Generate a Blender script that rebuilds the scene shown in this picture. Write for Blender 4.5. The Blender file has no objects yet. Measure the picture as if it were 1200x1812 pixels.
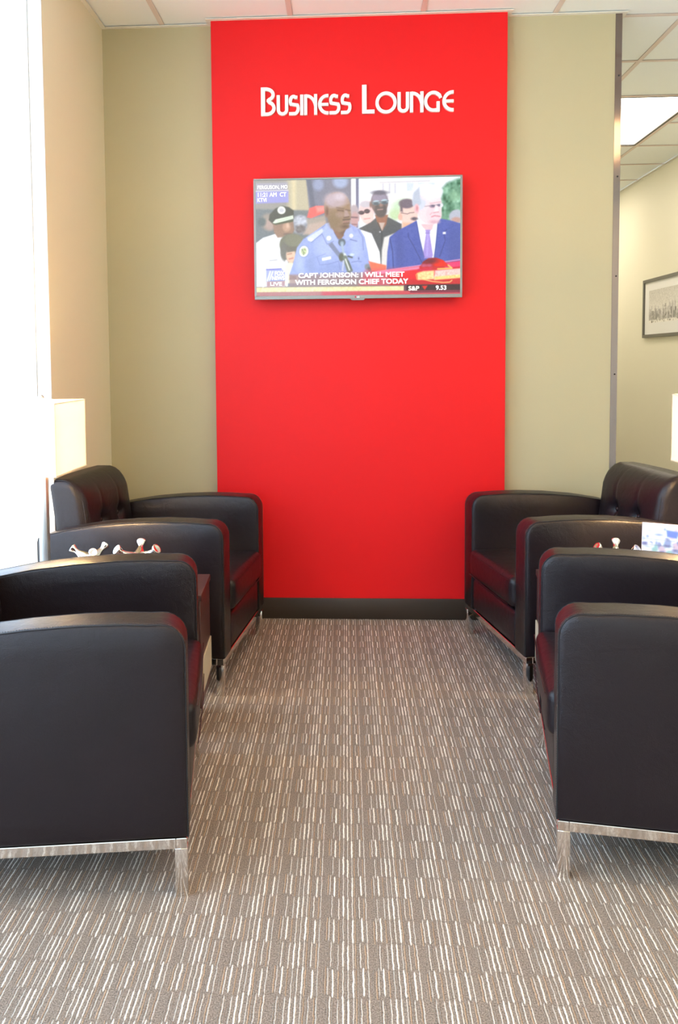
import bpy, bmesh, math, random
import numpy as np
from mathutils import Vector, Matrix
random.seed(4)
rng = np.random.default_rng(4)
S = bpy.context.scene
COL = S.collection
PI = math.pi

# ------------------------------------------------------------------ camera
F, CX, CY = 1471.77, 530.72, 729.38
PITCH, YAW, ROLL, HCAM = 0.061951, -0.054874, -0.008474, 1.24666
def cam_matrix():
    a, t, r = YAW, PITCH, ROLL
    right = Vector((math.cos(a), -math.sin(a), 0))
    f0 = Vector((math.sin(a), math.cos(a), 0)); z0 = Vector((0, 0, 1))
    fwd = f0 * math.cos(t) - z0 * math.sin(t)
    up = f0 * math.sin(t) + z0 * math.cos(t)
    r2 = right * math.cos(r) + up * math.sin(r)
    u2 = up * math.cos(r) - right * math.sin(r)
    m = Matrix.Identity(4)
    for i in range(3):
        m[i][0] = r2[i]; m[i][1] = u2[i]; m[i][2] = -fwd[i]
    m[2][3] = HCAM
    return m
cd = bpy.data.cameras.new('camera'); cam = bpy.data.objects.new('camera', cd); COL.objects.link(cam)
cd.sensor_fit = 'VERTICAL'; cd.sensor_height = 36; cd.sensor_width = 24
cd.lens = F / 1812 * 36
cd.shift_x = (600 - CX) / 1812; cd.shift_y = (CY - 906) / 1812
cd.clip_start = .05
cam.matrix_world = cam_matrix()
S.camera = cam

# ------------------------------------------------------------------ world, exposure
SKY = 3.6
w = bpy.data.worlds.new('world'); S.world = w; w.use_nodes = True
nt = w.node_tree; bg = nt.nodes['Background']
bg.inputs[0].default_value = (0.60, 0.77, 1.0, 1); bg.inputs[1].default_value = SKY
S.view_settings.view_transform = 'Standard'; S.view_settings.look = 'None'
S.view_settings.gamma = 1; S.view_settings.use_curve_mapping = False
S.view_settings.exposure = 0.84
TROFFER = 6.3          # strength of the ceiling lights' diffusers
LAMP = 6.0

sl = bpy.data.lights.new('sun', 'SUN'); sl.energy = 8; sl.angle = .01; sl.color = (1, .95, .88)
sun = bpy.data.objects.new('sun', sl); COL.objects.link(sun)      # added behind the building: lit pavement outside bounces light up to the ceiling
sun.rotation_euler = Vector((-.42, -.36, -1)).to_track_quat('-Z', 'Y').to_euler()
# ------------------------------------------------------------------ helpers
def link(o, parent=None):
    COL.objects.link(o)
    if parent: o.parent = parent
    return o
def tag(o, label=None, cat=None, group=None, kind=None):
    if label: o['label'] = label
    if cat: o['category'] = cat
    if group: o['group'] = group
    if kind: o['kind'] = kind
    return o
def empty(name, loc=(0, 0, 0), rz=0, **k):
    o = bpy.data.objects.new(name, None); o.empty_display_size = .1
    o.location = loc; o.rotation_euler = (0, 0, rz)
    return tag(link(o), **k)
def mesh_obj(name, verts, faces, m, parent=None, smooth=False):
    me = bpy.data.meshes.new(name); me.from_pydata([tuple(v) for v in verts], [], faces); me.update()
    bm = bmesh.new(); bm.from_mesh(me); bmesh.ops.recalc_face_normals(bm, faces=bm.faces); bm.to_mesh(me); bm.free()
    if m: me.materials.append(m)
    if smooth: me.shade_smooth()
    return link(bpy.data.objects.new(name, me), parent)
def bm_obj(name, bm, m, parent=None, smooth=False, auto=None):
    me = bpy.data.meshes.new(name)
    bmesh.ops.recalc_face_normals(bm, faces=bm.faces)
    bm.to_mesh(me); bm.free()
    if m: me.materials.append(m)
    if smooth:
        me.shade_smooth()
        if auto: me.set_sharp_from_angle(angle=math.radians(auto))
    return link(bpy.data.objects.new(name, me), parent)
def add_box(bm, a, b, bev=0, seg=2):
    r = bmesh.ops.create_cube(bm, size=1)
    vs = r['verts']
    for v in vs:
        v.co = Vector([(a[i] + b[i]) / 2 + v.co[i] * (b[i] - a[i]) for i in range(3)])
    if bev:
        es = list({e for v in vs for e in v.link_edges})
        bmesh.ops.bevel(bm, geom=es, offset=bev, segments=seg, affect='EDGES', profile=.5)
def box(name, a, b, m, parent=None, bev=0, seg=2):
    bm = bmesh.new(); add_box(bm, a, b, bev, seg)
    return bm_obj(name, bm, m, parent, smooth=bool(bev), auto=40 if bev else None)
def struct(o):
    o['kind'] = 'structure'; return o

# ------------------------------------------------------------------ materials
def mat(name):
    m = bpy.data.materials.new(name); m.use_nodes = True
    return m, m.node_tree.nodes, m.node_tree.links, m.node_tree.nodes['Principled BSDF']
def simple(name, col, rough=.5, metal=0, spec=.5, noise=0, nscale=60, bump=0, bscale=200):
    m, N, L, P = mat(name)
    P.inputs['Base Color'].default_value = (*col, 1); P.inputs['Roughness'].default_value = rough
    P.inputs['Metallic'].default_value = metal; P.inputs['Specular IOR Level'].default_value = spec
    tc = N.new('ShaderNodeTexCoord')
    if noise:
        n = N.new('ShaderNodeTexNoise'); n.inputs['Scale'].default_value = nscale; n.inputs['Detail'].default_value = 4
        L.new(tc.outputs['Object'], n.inputs['Vector'])
        mr = N.new('ShaderNodeMapRange'); mr.inputs['To Min'].default_value = 1 - noise; mr.inputs['To Max'].default_value = 1 + noise
        L.new(n.outputs['Fac'], mr.inputs['Value'])
        mx = N.new('ShaderNodeMix'); mx.data_type = 'RGBA'; mx.blend_type = 'MULTIPLY'; mx.inputs[0].default_value = 1
        mx.inputs[6].default_value = (*col, 1); L.new(mr.outputs[0], mx.inputs[7]); L.new(mx.outputs[2], P.inputs['Base Color'])
    if bump:
        n = N.new('ShaderNodeTexNoise'); n.inputs['Scale'].default_value = bscale; n.inputs['Detail'].default_value = 3
        L.new(tc.outputs['Object'], n.inputs['Vector'])
        b = N.new('ShaderNodeBump'); b.inputs['Strength'].default_value = bump; b.inputs['Distance'].default_value = .002
        L.new(n.outputs['Fac'], b.inputs['Height']); L.new(b.outputs[0], P.inputs['Normal'])
    return m
def emit(name, col, s):
    m = bpy.data.materials.new(name); m.use_nodes = True; N = m.node_tree.nodes; N.clear()
    e = N.new('ShaderNodeEmission'); o = N.new('ShaderNodeOutputMaterial')
    e.inputs[0].default_value = (*col, 1); e.inputs[1].default_value = s
    m.node_tree.links.new(e.outputs[0], o.inputs[0]); return m

M_red = simple('red_paint', (.72, .0095, .012), .45, bump=.10, bscale=260, spec=.22)
M_green = simple('olive_paint', (.46, .405, .25), .55, bump=.10, bscale=260, spec=.3)
M_cream = simple('cream_paint', (.80, .73, .52), .55, bump=.08, bscale=260, spec=.3)
M_hall = simple('pale_yellow_paint', (.84, .83, .71), .55, bump=.08, bscale=260, spec=.3)
M_base = simple('brown_vinyl', (.038, .026, .018), .45)
M_tile = simple('ceiling_tile_white', (.86, .90, .89), .9, noise=.03, nscale=350, bump=.3, bscale=500)
M_grid = simple('grid_metal', (.70, .60, .54), .5)
M_trim = simple('white_metal', (.80, .78, .70), .45)
M_black = simple('black_metal', (.012, .012, .012), .4)
M_steel = simple('polished_steel', (.24, .20, .19), .10, metal=1)
M_chrome = simple('chrome', (.80, .77, .74), .09, metal=1, bump=.12, bscale=45)
M_silver = simple('silver_alloy', (.85, .83, .80), .08, metal=1)
M_nickel = simple('brushed_nickel', (.55, .56, .55), .32, metal=.8)
M_bezel = simple('silver_bezel', (.26, .26, .25), .35, metal=.4)
M_wood = simple('dark_mahogany_laminate', (.060, .022, .020), .33, noise=.3, nscale=30)
M_beige = simple('beige_panel', (.55, .50, .36), .5)
M_letter = simple('ivory_letter', (.88, .84, .78), .45)
M_stitch = simple('stitch_thread', (.006, .006, .008), .7)
M_stitch2 = simple('light_stitch_thread', (.10, .085, .075), .6)
M_frame = simple('glare_greyed_frame', (.13, .13, .12), .4)  # black frame, its colour lifted to grey to hold the glare
M_mat = simple('white_mat_board', (.85, .87, .90), .7)
M_conc = simple('pale_concrete', (.68, .68, .66), .8, noise=.1, nscale=2)
M_mull = simple('white_mullion', (.75, .76, .76), .4)

def leather():
    m, N, L, P = mat('espresso_leather')
    tc = N.new('ShaderNodeTexCoord')
    n1 = N.new('ShaderNodeTexNoise'); n1.inputs['Scale'].default_value = 9; n1.inputs['Detail'].default_value = 5
    L.new(tc.outputs['Object'], n1.inputs['Vector'])
    cr = N.new('ShaderNodeValToRGB'); cr.color_ramp.elements[0].color = (.0065, .0040, .0060, 1); cr.color_ramp.elements[1].color = (.0115, .0068, .0098, 1)
    L.new(n1.outputs['Fac'], cr.inputs[0]); L.new(cr.outputs[0], P.inputs['Base Color'])
    P.inputs['Roughness'].default_value = .37; P.inputs['Specular IOR Level'].default_value = .37
    v = N.new('ShaderNodeTexVoronoi'); v.inputs['Scale'].default_value = 420; L.new(tc.outputs['Object'], v.inputs['Vector'])
    n2 = N.new('ShaderNodeTexNoise'); n2.inputs['Scale'].default_value = 28; n2.inputs['Detail'].default_value = 6; n2.inputs['Distortion'].default_value = .8
    L.new(tc.outputs['Object'], n2.inputs['Vector'])
    b1 = N.new('ShaderNodeBump'); b1.inputs['Strength'].default_value = .32; b1.inputs['Distance'].default_value = .001
    b2 = N.new('ShaderNodeBump'); b2.inputs['Strength'].default_value = .40; b2.inputs['Distance'].default_value = .004
    L.new(v.outputs['Distance'], b1.inputs['Height']); L.new(n2.outputs['Fac'], b2.inputs['Height'])
    L.new(b1.outputs[0], b2.inputs['Normal']); L.new(b2.outputs[0], P.inputs['Normal'])
    return m
M_leather = leather()

def carpet():
    m, N, L, P = mat('striped_loop_carpet')
    tc = N.new('ShaderNodeTexCoord'); sp = N.new('ShaderNodeSeparateXYZ'); L.new(tc.outputs['Object'], sp.inputs[0])
    def math_(op, a, b=None, c=None):
        n = N.new('ShaderNodeMath'); n.operation = op
        for i, x in enumerate((a, b, c)):
            if x is None: continue
            if isinstance(x, (int, float)): n.inputs[i].default_value = x
            else: L.new(x, n.inputs[i])
        return n.outputs[0]
    # wobble so the loops are not ruler-straight
    nz = N.new('ShaderNodeTexNoise'); nz.inputs['Scale'].default_value = 45; nz.inputs['Detail'].default_value = 3
    L.new(tc.outputs['Object'], nz.inputs['Vector'])
    wob = math_('MULTIPLY', math_('SUBTRACT', nz.outputs['Fac'], .5), .0042)
    X = math_('ADD', math_('ADD', sp.outputs['X'], wob), .0336)
    Y = math_('ADD', sp.outputs['Y'], math_('MULTIPLY', wob, 1.2))
    PER, ROW, NC = .1036, .0767, 20
    u = math_('FRACT', math_('DIVIDE', X, PER))
    colf = math_('FRACT', math_('MULTIPLY', u, float(NC)))
    wn = N.new('ShaderNodeTexWhiteNoise'); wn.noise_dimensions = '1D'; L.new(math_('FLOOR', math_('MULTIPLY', math_('DIVIDE', X, PER), float(NC))), wn.inputs['W'])
    v = math_('ADD', math_('DIVIDE', math_('SUBTRACT', Y, 1.8645), ROW), math_('MULTIPLY', math_('SUBTRACT', wn.outputs['Value'], .5), .16))
    par = math_('FLOORED_MODULO', math_('FLOOR', v), 2.0)
    vf = math_('FRACT', v)
    G, G2, C_, C2, T = (.245, .200, .165, 0), (.36, .30, .25, .45), (.82, .76, .68, .92), (.62, .56, .50, .68), (.48, .33, .22, .60)
    A = [C_, G, T, G, C2, G2, C2, G, C_, T, G2, G, C_, G, C2, G, G2, T, C2, G]
    B = [G2, G, C2, G, C_, G2, C_, G, C2, T, G2, C2, G, T, C2, G, G, G, G2, C2]
    def ramp(lst):
        r = N.new('ShaderNodeValToRGB'); cr = r.color_ramp; cr.interpolation = 'CONSTANT'
        els = cr.elements
        els[0].position = 0; els[0].color = lst[0]
        els[1].position = 1 / NC; els[1].color = lst[1]
        for i in range(2, NC):
            e = els.new(i / NC); e.color = lst[i]
        L.new(u, r.inputs[0]); return r.outputs
    (ra, wa), (rb, wb) = ramp(A)[:2], ramp(B)[:2]
    wmix = math_('ADD', math_('MULTIPLY', wa, math_('SUBTRACT', 1.0, par)), math_('MULTIPLY', wb, par))
    mx = N.new('ShaderNodeMix'); mx.data_type = 'RGBA'; L.new(par, mx.inputs[0]); L.new(ra, mx.inputs[6]); L.new(rb, mx.inputs[7])
    # mottled yarn
    n2 = N.new('ShaderNodeTexNoise'); n2.inputs['Scale'].default_value = 330; n2.inputs['Detail'].default_value = 2; n2.inputs['Roughness'].default_value = .7
    L.new(tc.outputs['Object'], n2.inputs['Vector'])
    mot = N.new('ShaderNodeMapRange'); mot.inputs['From Min'].default_value = .3; mot.inputs['From Max'].default_value = .7
    mot.inputs['To Min'].default_value = .38; mot.inputs['To Max'].default_value = 1.62; L.new(n2.outputs['Fac'], mot.inputs['Value'])
    n3 = N.new('ShaderNodeTexNoise'); n3.inputs['Scale'].default_value = 2.2; n3.inputs['Detail'].default_value = 2; L.new(tc.outputs['Object'], n3.inputs['Vector'])
    soil = N.new('ShaderNodeMapRange'); soil.inputs['To Min'].default_value = .9; soil.inputs['To Max'].default_value = 1.1; L.new(n3.outputs['Fac'], soil.inputs['Value'])
    # plain mottled loops carry raised lines: each line a rounded rib of its own width that closes at its ends
    ctr = math_('ABSOLUTE', math_('SUBTRACT', math_('MULTIPLY', colf, 2.0), 1.0))
    ends = math_('MINIMUM', math_('MULTIPLY', vf, 14.0), math_('MULTIPLY', math_('SUBTRACT', 1.0, vf), 14.0))
    ends = math_('MINIMUM', math_('ADD', .55, math_('MULTIPLY', ends, .45)), 1.0)
    n4 = N.new('ShaderNodeTexNoise'); n4.inputs['Scale'].default_value = 170; n4.inputs['Detail'].default_value = 2
    L.new(tc.outputs['Object'], n4.inputs['Vector'])
    fray = math_('MULTIPLY', math_('SUBTRACT', n4.outputs['Fac'], .5), .9)
    wdt = math_('ADD', math_('MULTIPLY', wmix, ends), math_('MULTIPLY', fray, wmix))
    msk = math_('MINIMUM', math_('MAXIMUM', math_('DIVIDE', math_('SUBTRACT', wdt, ctr), .38), 0.0), 1.0)
    hgt = math_('MULTIPLY', msk, math_('SUBTRACT', 1.0, math_('MULTIPLY', math_('MULTIPLY', ctr, ctr), .8)))
    w2 = N.new('ShaderNodeTexWhiteNoise'); w2.noise_dimensions = '2D'
    cv_ = N.new('ShaderNodeCombineXYZ'); L.new(math_('FLOOR', math_('MULTIPLY', math_('DIVIDE', X, PER), float(NC))), cv_.inputs[0]); L.new(math_('FLOOR', v), cv_.inputs[1]); L.new(cv_.outputs[0], w2.inputs['Vector'])
    var = math_('ADD', .84, math_('MULTIPLY', w2.outputs['Value'], .32))
    mg = N.new('ShaderNodeMix'); mg.data_type = 'RGBA'; mg.blend_type = 'MULTIPLY'; mg.inputs[0].default_value = 1
    mg.inputs[6].default_value = G[:3] + (1,); L.new(math_('MULTIPLY', mot.outputs[0], soil.outputs[0]), mg.inputs[7])
    ml = N.new('ShaderNodeMix'); ml.data_type = 'RGBA'; ml.blend_type = 'MULTIPLY'; ml.inputs[0].default_value = 1
    L.new(mx.outputs[2], ml.inputs[6]); L.new(math_('MULTIPLY', var, math_('ADD', .62, math_('MULTIPLY', mot.outputs[0], .38))), ml.inputs[7])
    m2 = N.new('ShaderNodeMix'); m2.data_type = 'RGBA'
    L.new(msk, m2.inputs[0]); L.new(mg.outputs[2], m2.inputs[6]); L.new(ml.outputs[2], m2.inputs[7]); L.new(m2.outputs[2], P.inputs['Base Color'])
    P.inputs['Roughness'].default_value = .95; P.inputs['Specular IOR Level'].default_value = .12
    H = math_('ADD', math_('MULTIPLY', hgt, 1.1), math_('MULTIPLY', n2.outputs['Fac'], .9))
    b = N.new('ShaderNodeBump'); b.inputs['Strength'].default_value = .75; b.inputs['Distance'].default_value = .0035
    L.new(H, b.inputs['Height']); L.new(b.outputs[0], P.inputs['Normal'])
    return m
M_carpet = carpet()

def glass():
    m = bpy.data.materials.new('window_glass'); m.use_nodes = True; N = m.node_tree.nodes; L = m.node_tree.links; N.clear()
    t = N.new('ShaderNodeBsdfTransparent'); g = N.new('ShaderNodeBsdfGlossy'); g.inputs['Roughness'].default_value = .02
    fr = N.new('ShaderNodeFresnel'); fr.inputs[0].default_value = 1.45
    mx = N.new('ShaderNodeMixShader'); o = N.new('ShaderNodeOutputMaterial')
    t.inputs[0].default_value = (.95, .97, .97, 1)
    ge = N.new('ShaderNodeNewGeometry'); iv = N.new('ShaderNodeMath'); iv.operation = 'SUBTRACT'; iv.inputs[0].default_value = 1; L.new(ge.outputs['Backfacing'], iv.inputs[1])
    ml = N.new('ShaderNodeMath'); ml.operation = 'MULTIPLY'; L.new(fr.outputs[0], ml.inputs[0]); L.new(iv.outputs[0], ml.inputs[1])
    L.new(ml.outputs[0], mx.inputs[0]); L.new(t.outputs[0], mx.inputs[1]); L.new(g.outputs[0], mx.inputs[2]); L.new(mx.outputs[0], o.inputs[0])
    return m
M_glass = glass()

def shade_mat(name='lamp_shade_linen'):
    m, N, L, P = mat(name)
    P.inputs['Base Color'].default_value = (.88, .83, .74, 1); P.inputs['Roughness'].default_value = .8
    tr = N.new('ShaderNodeBsdfTranslucent'); tr.inputs[0].default_value = (.95, .88, .76, 1)
    mx = N.new('ShaderNodeMixShader'); mx.inputs[0].default_value = .5
    o = [n for n in N if n.type == 'OUTPUT_MATERIAL'][0]
    L.new(P.outputs[0], mx.inputs[1]); L.new(tr.outputs[0], mx.inputs[2]); L.new(mx.outputs[0], o.inputs[0])
    return m
M_shade = shade_mat()

def vcol(name, strength=0, rough=.5):
    m, N, L, P = mat(name)
    a = N.new('ShaderNodeVertexColor'); a.layer_name = 'Col'
    if strength:
        P.inputs['Base Color'].default_value = (.01, .01, .01, 1)
        P.inputs['Roughness'].default_value = .18; P.inputs['Specular IOR Level'].default_value = .5
        L.new(a.outputs[0], P.inputs['Emission Color']); P.inputs['Emission Strength'].default_value = strength
    else:
        L.new(a.outputs[0], P.inputs['Base Color']); P.inputs['Roughness'].default_value = rough
    return m

# ------------------------------------------------------------------ room numbers
XW, XE, XR = -1.150, 1.2834, 2.640
YG, YR = 4.014, 3.956           # olive wall, red bump-out
C = 2.834
PL, PR = -.6192, .7511          # red panel
Y0, Y1 = -2.654, 9.546
GX, GY, T = -.856, 4.056, .61

# ------------------------------------------------------------------ large structure
fl = struct(box('floor', (-1.42, Y0 - .14, -.05), (XR + .12, Y1 + .12, 0), M_carpet))
ground = struct(box('trim_9', (-40, -40, -.25), (40, 40, -.06), M_conc)); ground.name = 'ground'
box_ = box
struct(box('wall_back', (XW - .15, YG, 0), (XE - .002, YG + .125, C), M_green))
struct(box('wall_accent', (PL, YR, 0), (PR, YG + .001, C), M_red, bev=.0015, seg=1))
struct(box('wall_left', (XW - .15, 3.205, 0), (XW, YG, C), M_cream))
struct(box('trim_30', (XW - .054, 3.1985, 0), (XW - .0005, 3.2045, C - .001), M_mull))
struct(box('wall_right', (XR, Y0, 0), (XR + .12, Y1, C), M_hall))
struct(box('wall_far', (XW, Y1, 0), (XR + .12, Y1 + .12, C), M_hall))
struct(box('wall_hall', (XE - .14, YG + .125, 0), (XE - .02, Y1, C), M_hall))
# baseboards
struct(box('baseboard_accent', (PL - .008, YR - .008, 0), (PR + .008, YR, .102), M_base, bev=.003))
struct(box('baseboard_back', (XW, YG - .008, 0), (PL - .009, YG, .102), M_base, bev=.003))
struct(box('baseboard_back_right', (PR + .009, YG - .008, 0), (XE - .03, YG, .102), M_base, bev=.003))
struct(box('baseboard_left', (XW, 3.21, 0), (XW + .008, YG - .009, .102), M_base, bev=.003))
struct(box('baseboard_right', (XR - .008, Y0, 0), (XR, Y1, .102), M_base, bev=.003))
struct(box('baseboard_far', (XE - .01, Y1 - .008, 0), (XR - .01, Y1, .102), M_base, bev=.003))

# rear wall: spandrel, header and piers round a wide window behind the camera
bm = bmesh.new()
add_box(bm, (-1.42, Y0 - .12, 0), (XR + .12, Y0, .35)); add_box(bm, (-1.42, Y0 - .12, 2.55), (XR + .12, Y0, C + .12))
add_box(bm, (-1.42, Y0 - .12, .35), (-1.0, Y0, 2.55)); add_box(bm, (-.1, Y0 - .12, .35), (XR + .12, Y0, 2.55))
struct(bm_obj('wall_front', bm, M_cream))
def window(name, x0, x1, y, z0, z1, n, axis='x'):
    bm = bmesh.new(); t = .05
    def bb(a0, a1, c0, c1, d=.05):
        if axis == 'x': add_box(bm, (a0, y - d, c0), (a1, y, c1))
        else: add_box(bm, (y - d, a0, c0), (y, a1, c1))
    bb(x0, x1, z0, z0 + t); bb(x0, x1, z1 - t, z1)
    for i in range(n + 1):
        cx_ = x0 + (x1 - x0) * i / n
        a = max(x0, cx_ - t / 2); b = min(x1, cx_ + t / 2)
        if i == 0: b = x0 + t
        if i == n: a = x1 - (.012 if axis == 'y' else t)
        bb(a, b, z0 + t, z1 - t)
    f = struct(bm_obj(name, bm, M_mull))
    for i in range(n):
        a = x0 + (x1 - x0) * i / n + t / 2; b = x0 + (x1 - x0) * (i + 1) / n - (.012 if (axis == 'y' and i == n - 1) else t / 2)
        if axis == 'x': box('pane', (a, y - .03, z0 + t), (b, y - .024, z1 - t), M_glass, f)
        else: box('pane', (y - .03, a, z0 + t), (y - .024, b, z1 - t), M_glass, f)
    return f
window('window_2', -1.0, -.1, Y0 - .04, .35, 2.55, 1)
window('window_1', Y0, 3.2045, XW - .055, 0.0, C, 3, axis='y')     # storefront glazing on the left

# ceiling: grid with lay-in tiles
ceil = struct(box('ceiling', (-1.42, Y0 - .12, C + .10), (XR + .12, Y1 + .12, C + .16), M_trim))
xs = [XW - .15, GX, GX + T, GX + 2 * T, GX + 3 * T, GX + 4 * T, GX + 5 * T, XR]
ys = [GY - T * k for k in range(11, -1, -1)] + [GY + T * k for k in range(1, 10)]
lights = {}
def light_cell(i, j):   # two-tile slots of the 2x4 troffers
    x, y = xs[i], ys[j]
    for (lx, ly) in LIGHTS:
        if abs(x - lx) < .05 and (abs(y - ly) < .05 or abs(y - ly - T) < .05): return True
    return False
LIGHTS = [(GX + 4 * T, GY + 2 * T), (GX + T, GY - 5 * T), (GX + 4 * T, GY - 5 * T), (GX + T, GY - 9 * T), (GX + 4 * T, GY - 9 * T), (GX + 4 * T, GY + 6 * T)]
tile_mesh = {}
def tile(x0, x1, y0, y1):
    g = .0085
    key = (round(x1 - x0, 3), round(y1 - y0, 3))
    if key not in tile_mesh:
        bm = bmesh.new(); add_box(bm, (g, g, 0), (x1 - x0 - g, y1 - y0 - g, .015), .003, 1)
        o = bm_obj('ceiling_tile', bm, M_tile, ceil); tile_mesh[key] = o.data
    else:
        o = link(bpy.data.objects.new('ceiling_tile', tile_mesh[key]), ceil)
    o.location = (x0, y0, C + .004)
for j in range(len(ys) - 1):
    for i in range(len(xs) - 1):
        if ys[j] >= GY - .01 and xs[i + 1] < XE: continue
        x0 = max(xs[i], XE - .03) if ys[j] >= GY - .01 else xs[i]
        if light_cell(i, j): continue
        tile(x0, xs[i + 1], ys[j], ys[j + 1])
bm = bmesh.new()
for x in xs[1:-1]:
    yb = Y1 if x > XE else YG - .002
    add_box(bm, (x - .012, Y0, C), (x + .012, yb, C + .002))
    add_box(bm, (x - .001, Y0, C + .002), (x + .001, yb, C + .03))
bm_obj('grid_bar', bm, M_grid, ceil)
bm = bmesh.new()
for y in ys[1:-1]:
    xa = XW if y < YG else XE
    cuts = sorted(lx for lx, ly in LIGHTS if abs(ly + T - y) < .05)      # a light's middle carries no bar
    x_ = xa
    for lx in cuts + [None]:
        xe = XR if lx is None else lx + .012
        if xe - x_ > .02:
            add_box(bm, (x_, y - .012, C - .0005), (xe, y + .012, C + .0015))
            add_box(bm, (x_, y - .001, C + .002), (xe, y + .001, C + .03))
        if lx is not None: x_ = lx + T - .012
bm_obj('cross_bar', bm, M_grid, ceil)
# wall angle along the walls
k = [0]
def angle(a, b):
    k[0] += 1
    struct(box('trim_%d' % k[0], a, b, M_trim))
h = C - .001
angle((XW, YG - .022, h - .003), (PL - .022, YG, h)); angle((PL - .022, YR - .022, h - .003), (PL, YG, h))
angle((PL, YR - .022, h - .003), (PR, YR, h)); angle((PR, YR - .022, h - .003), (PR + .022, YG, h))
angle((PR + .022, YG - .022, h - .003), (XE, YG, h)); angle((XE, YG - .022, h - .003), (XE + .022, YG + .125, h))
angle((XW, 3.2, h - .003), (XW + .022, YG - .022, h)); angle((XR - .022, Y0, h - .003), (XR, Y1, h))

# stainless corner guard on the free end of the olive wall
cg = struct(bpy.data.objects.new('trim_20', None)); link(cg)
bm = bmesh.new()
add_box(bm, (XE - .030, YG - .003, .0), (XE, YG, C - .004)); add_box(bm, (XE - .002, YG, 0), (XE + .001, YG + .125, C - .004))
bm_obj('corner_guard', bm, M_steel, cg)
bm = bmesh.new()
for i in range(6):
    z = .25 + i * .46
    bmesh.ops.create_uvsphere(bm, u_segments=10, v_segments=6, radius=.004, matrix=Matrix.Translation((XE - .012, YG - .003, z)))
bm_obj('screw', bm, M_black, cg)

# ceiling lights; those over the room are unseen, added for its warm light
M_diff = emit('added_troffer_diffuser', (1.0, .67, .35), TROFFER)
M_diff2 = emit('troffer_diffuser_hall', (1.0, .86, .68), TROFFER * .9)
def troffer(i, lx, ly, label):
    t = empty('ceiling_light', (lx + T / 2, ly + T, C), label=label, cat='light', group=None)
    a, b = T / 2 - .014, T - .014
    bm = bmesh.new(); fr = .018
    add_box(bm, (-a, -b, .0), (-a + fr, b, .05)); add_box(bm, (a - fr, -b, 0), (a, b, .05))
    add_box(bm, (-a + fr, -b, 0), (a - fr, -b + fr, .05)); add_box(bm, (-a + fr, b - fr, 0), (a - fr, b, .05))
    bm_obj('frame', bm, M_black if i in (0, 5) else M_trim, t)
    box('diffuser', (-a + fr, -b + fr, .008), (a - fr, b - fr, .012), M_diff2 if i in (0, 5) else M_diff, t)
    bm = bmesh.new(); add_box(bm, (-a + fr, -b + fr, .05), (a - fr, b - fr, .07)); bm_obj('housing', bm, M_trim, t)
lab = ['lit black-framed ceiling light in the hall, beyond the wall end',
       'added unseen ceiling light over the aisle between the armchairs', 'added unseen ceiling light over the right-hand armchairs',
       'added unseen ceiling light over the aisle behind the camera', 'added unseen ceiling light at right behind the camera',
       'second lit ceiling light deeper in the hall ceiling']
for i, (lx, ly) in enumerate(LIGHTS): troffer(i, lx, ly, lab[i])

# ------------------------------------------------------------------ armchairs
def arm_profile():
    """side silhouette in (depth, z), counter-clockwise, of an arm"""
    pts = [(0, .142), (.733, .142)]
    # rear edge then top, rear to front
    top = [(.733, .560), (.728, .578), (.695, .590), (.61, .611), (.49, .632), (.36, .645), (.24, .651), (.14, .651), (.085, .648)]
    pts += top
    cx_, cz, r = .058, .590, .058
    for i in range(7):
        a = math.radians(88 + i * 92 / 6)
        pts.append((cx_ + r * math.cos(a), cz + r * math.sin(a) * 1.0))
    pts.append((0.0, .40))
    return pts
PROF = arm_profile()
def inset(pts, d):
    n = len(pts); out = []
    for i in range(n):
        p0, p1, p2 = Vector(pts[i - 1]), Vector(pts[i]), Vector(pts[(i + 1) % n])
        e1 = (p1 - p0).normalized(); e2 = (p2 - p1).normalized()
        n1 = Vector((-e1.y, e1.x)); n2 = Vector((-e2.y, e2.x))
        m = (n1 + n2)
        m = m / max(.35, m.length_squared / 2)
        out.append(p1 + m * d)
    return out
def arm_mesh(u0, u1):
    layers = [(0, .009), (.0025, .004), (.006, .001), (.012, 0)]
    seq = [(u0 + a, d) for a, d in layers] + [(u1 - a, d) for a, d in reversed(layers)]
    V, Fc = [], []; n = len(PROF)
    for (u, d) in seq:
        for p in inset(PROF, d): V.append((u, p[0], p[1]))
    for s in range(len(seq) - 1):
        for i in range(n):
            j = (i + 1) % n
            Fc.append((s * n + i, s * n + j, (s + 1) * n + j, (s + 1) * n + i))
    # puffed side faces: two inner rings and a centre
    for side, base in ((0, 0), (1, (len(seq) - 1) * n)):
        sgn = -1 if side == 0 else 1; u = u0 if side == 0 else u1
        prev = base
        for (d, puff) in ((.016, .0012), (.035, .004), (.08, .0065)):
            st = len(V)
            for p in inset(PROF, d) if d < .03 else [Vector(q).lerp(Vector((.35, .39)), d * 3.0) for q in PROF]:
                V.append((u + sgn * puff, p[0], p[1]))
            for i in range(n):
                j = (i + 1) % n
                Fc.append((prev + i, prev + j, st + j, st + i))
            prev = st
        V.append((u + sgn * .007, .35, .39)); cidx = len(V) - 1
        for i in range(n): Fc.append((prev + i, prev + (i + 1) % n, cidx))
    return V, Fc
def seam_path(u, d):
    P_ = inset(PROF, d)
    # skip the bottom edge: go from rear bottom up, over and down the front
    return [Vector((u, p.x, p.y)) for p in P_[1:]] + [Vector((u, P_[0].x, P_[0].y))]
def resample(path, step):
    out = []; acc = 0
    for a, b in zip(path[:-1], path[1:]):
        Ls = (b - a).length; t = acc
        while t < Ls:
            out.append((a.lerp(b, t / Ls), (b - a).normalized())); t += step
        acc = t - Ls
    return out
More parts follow.
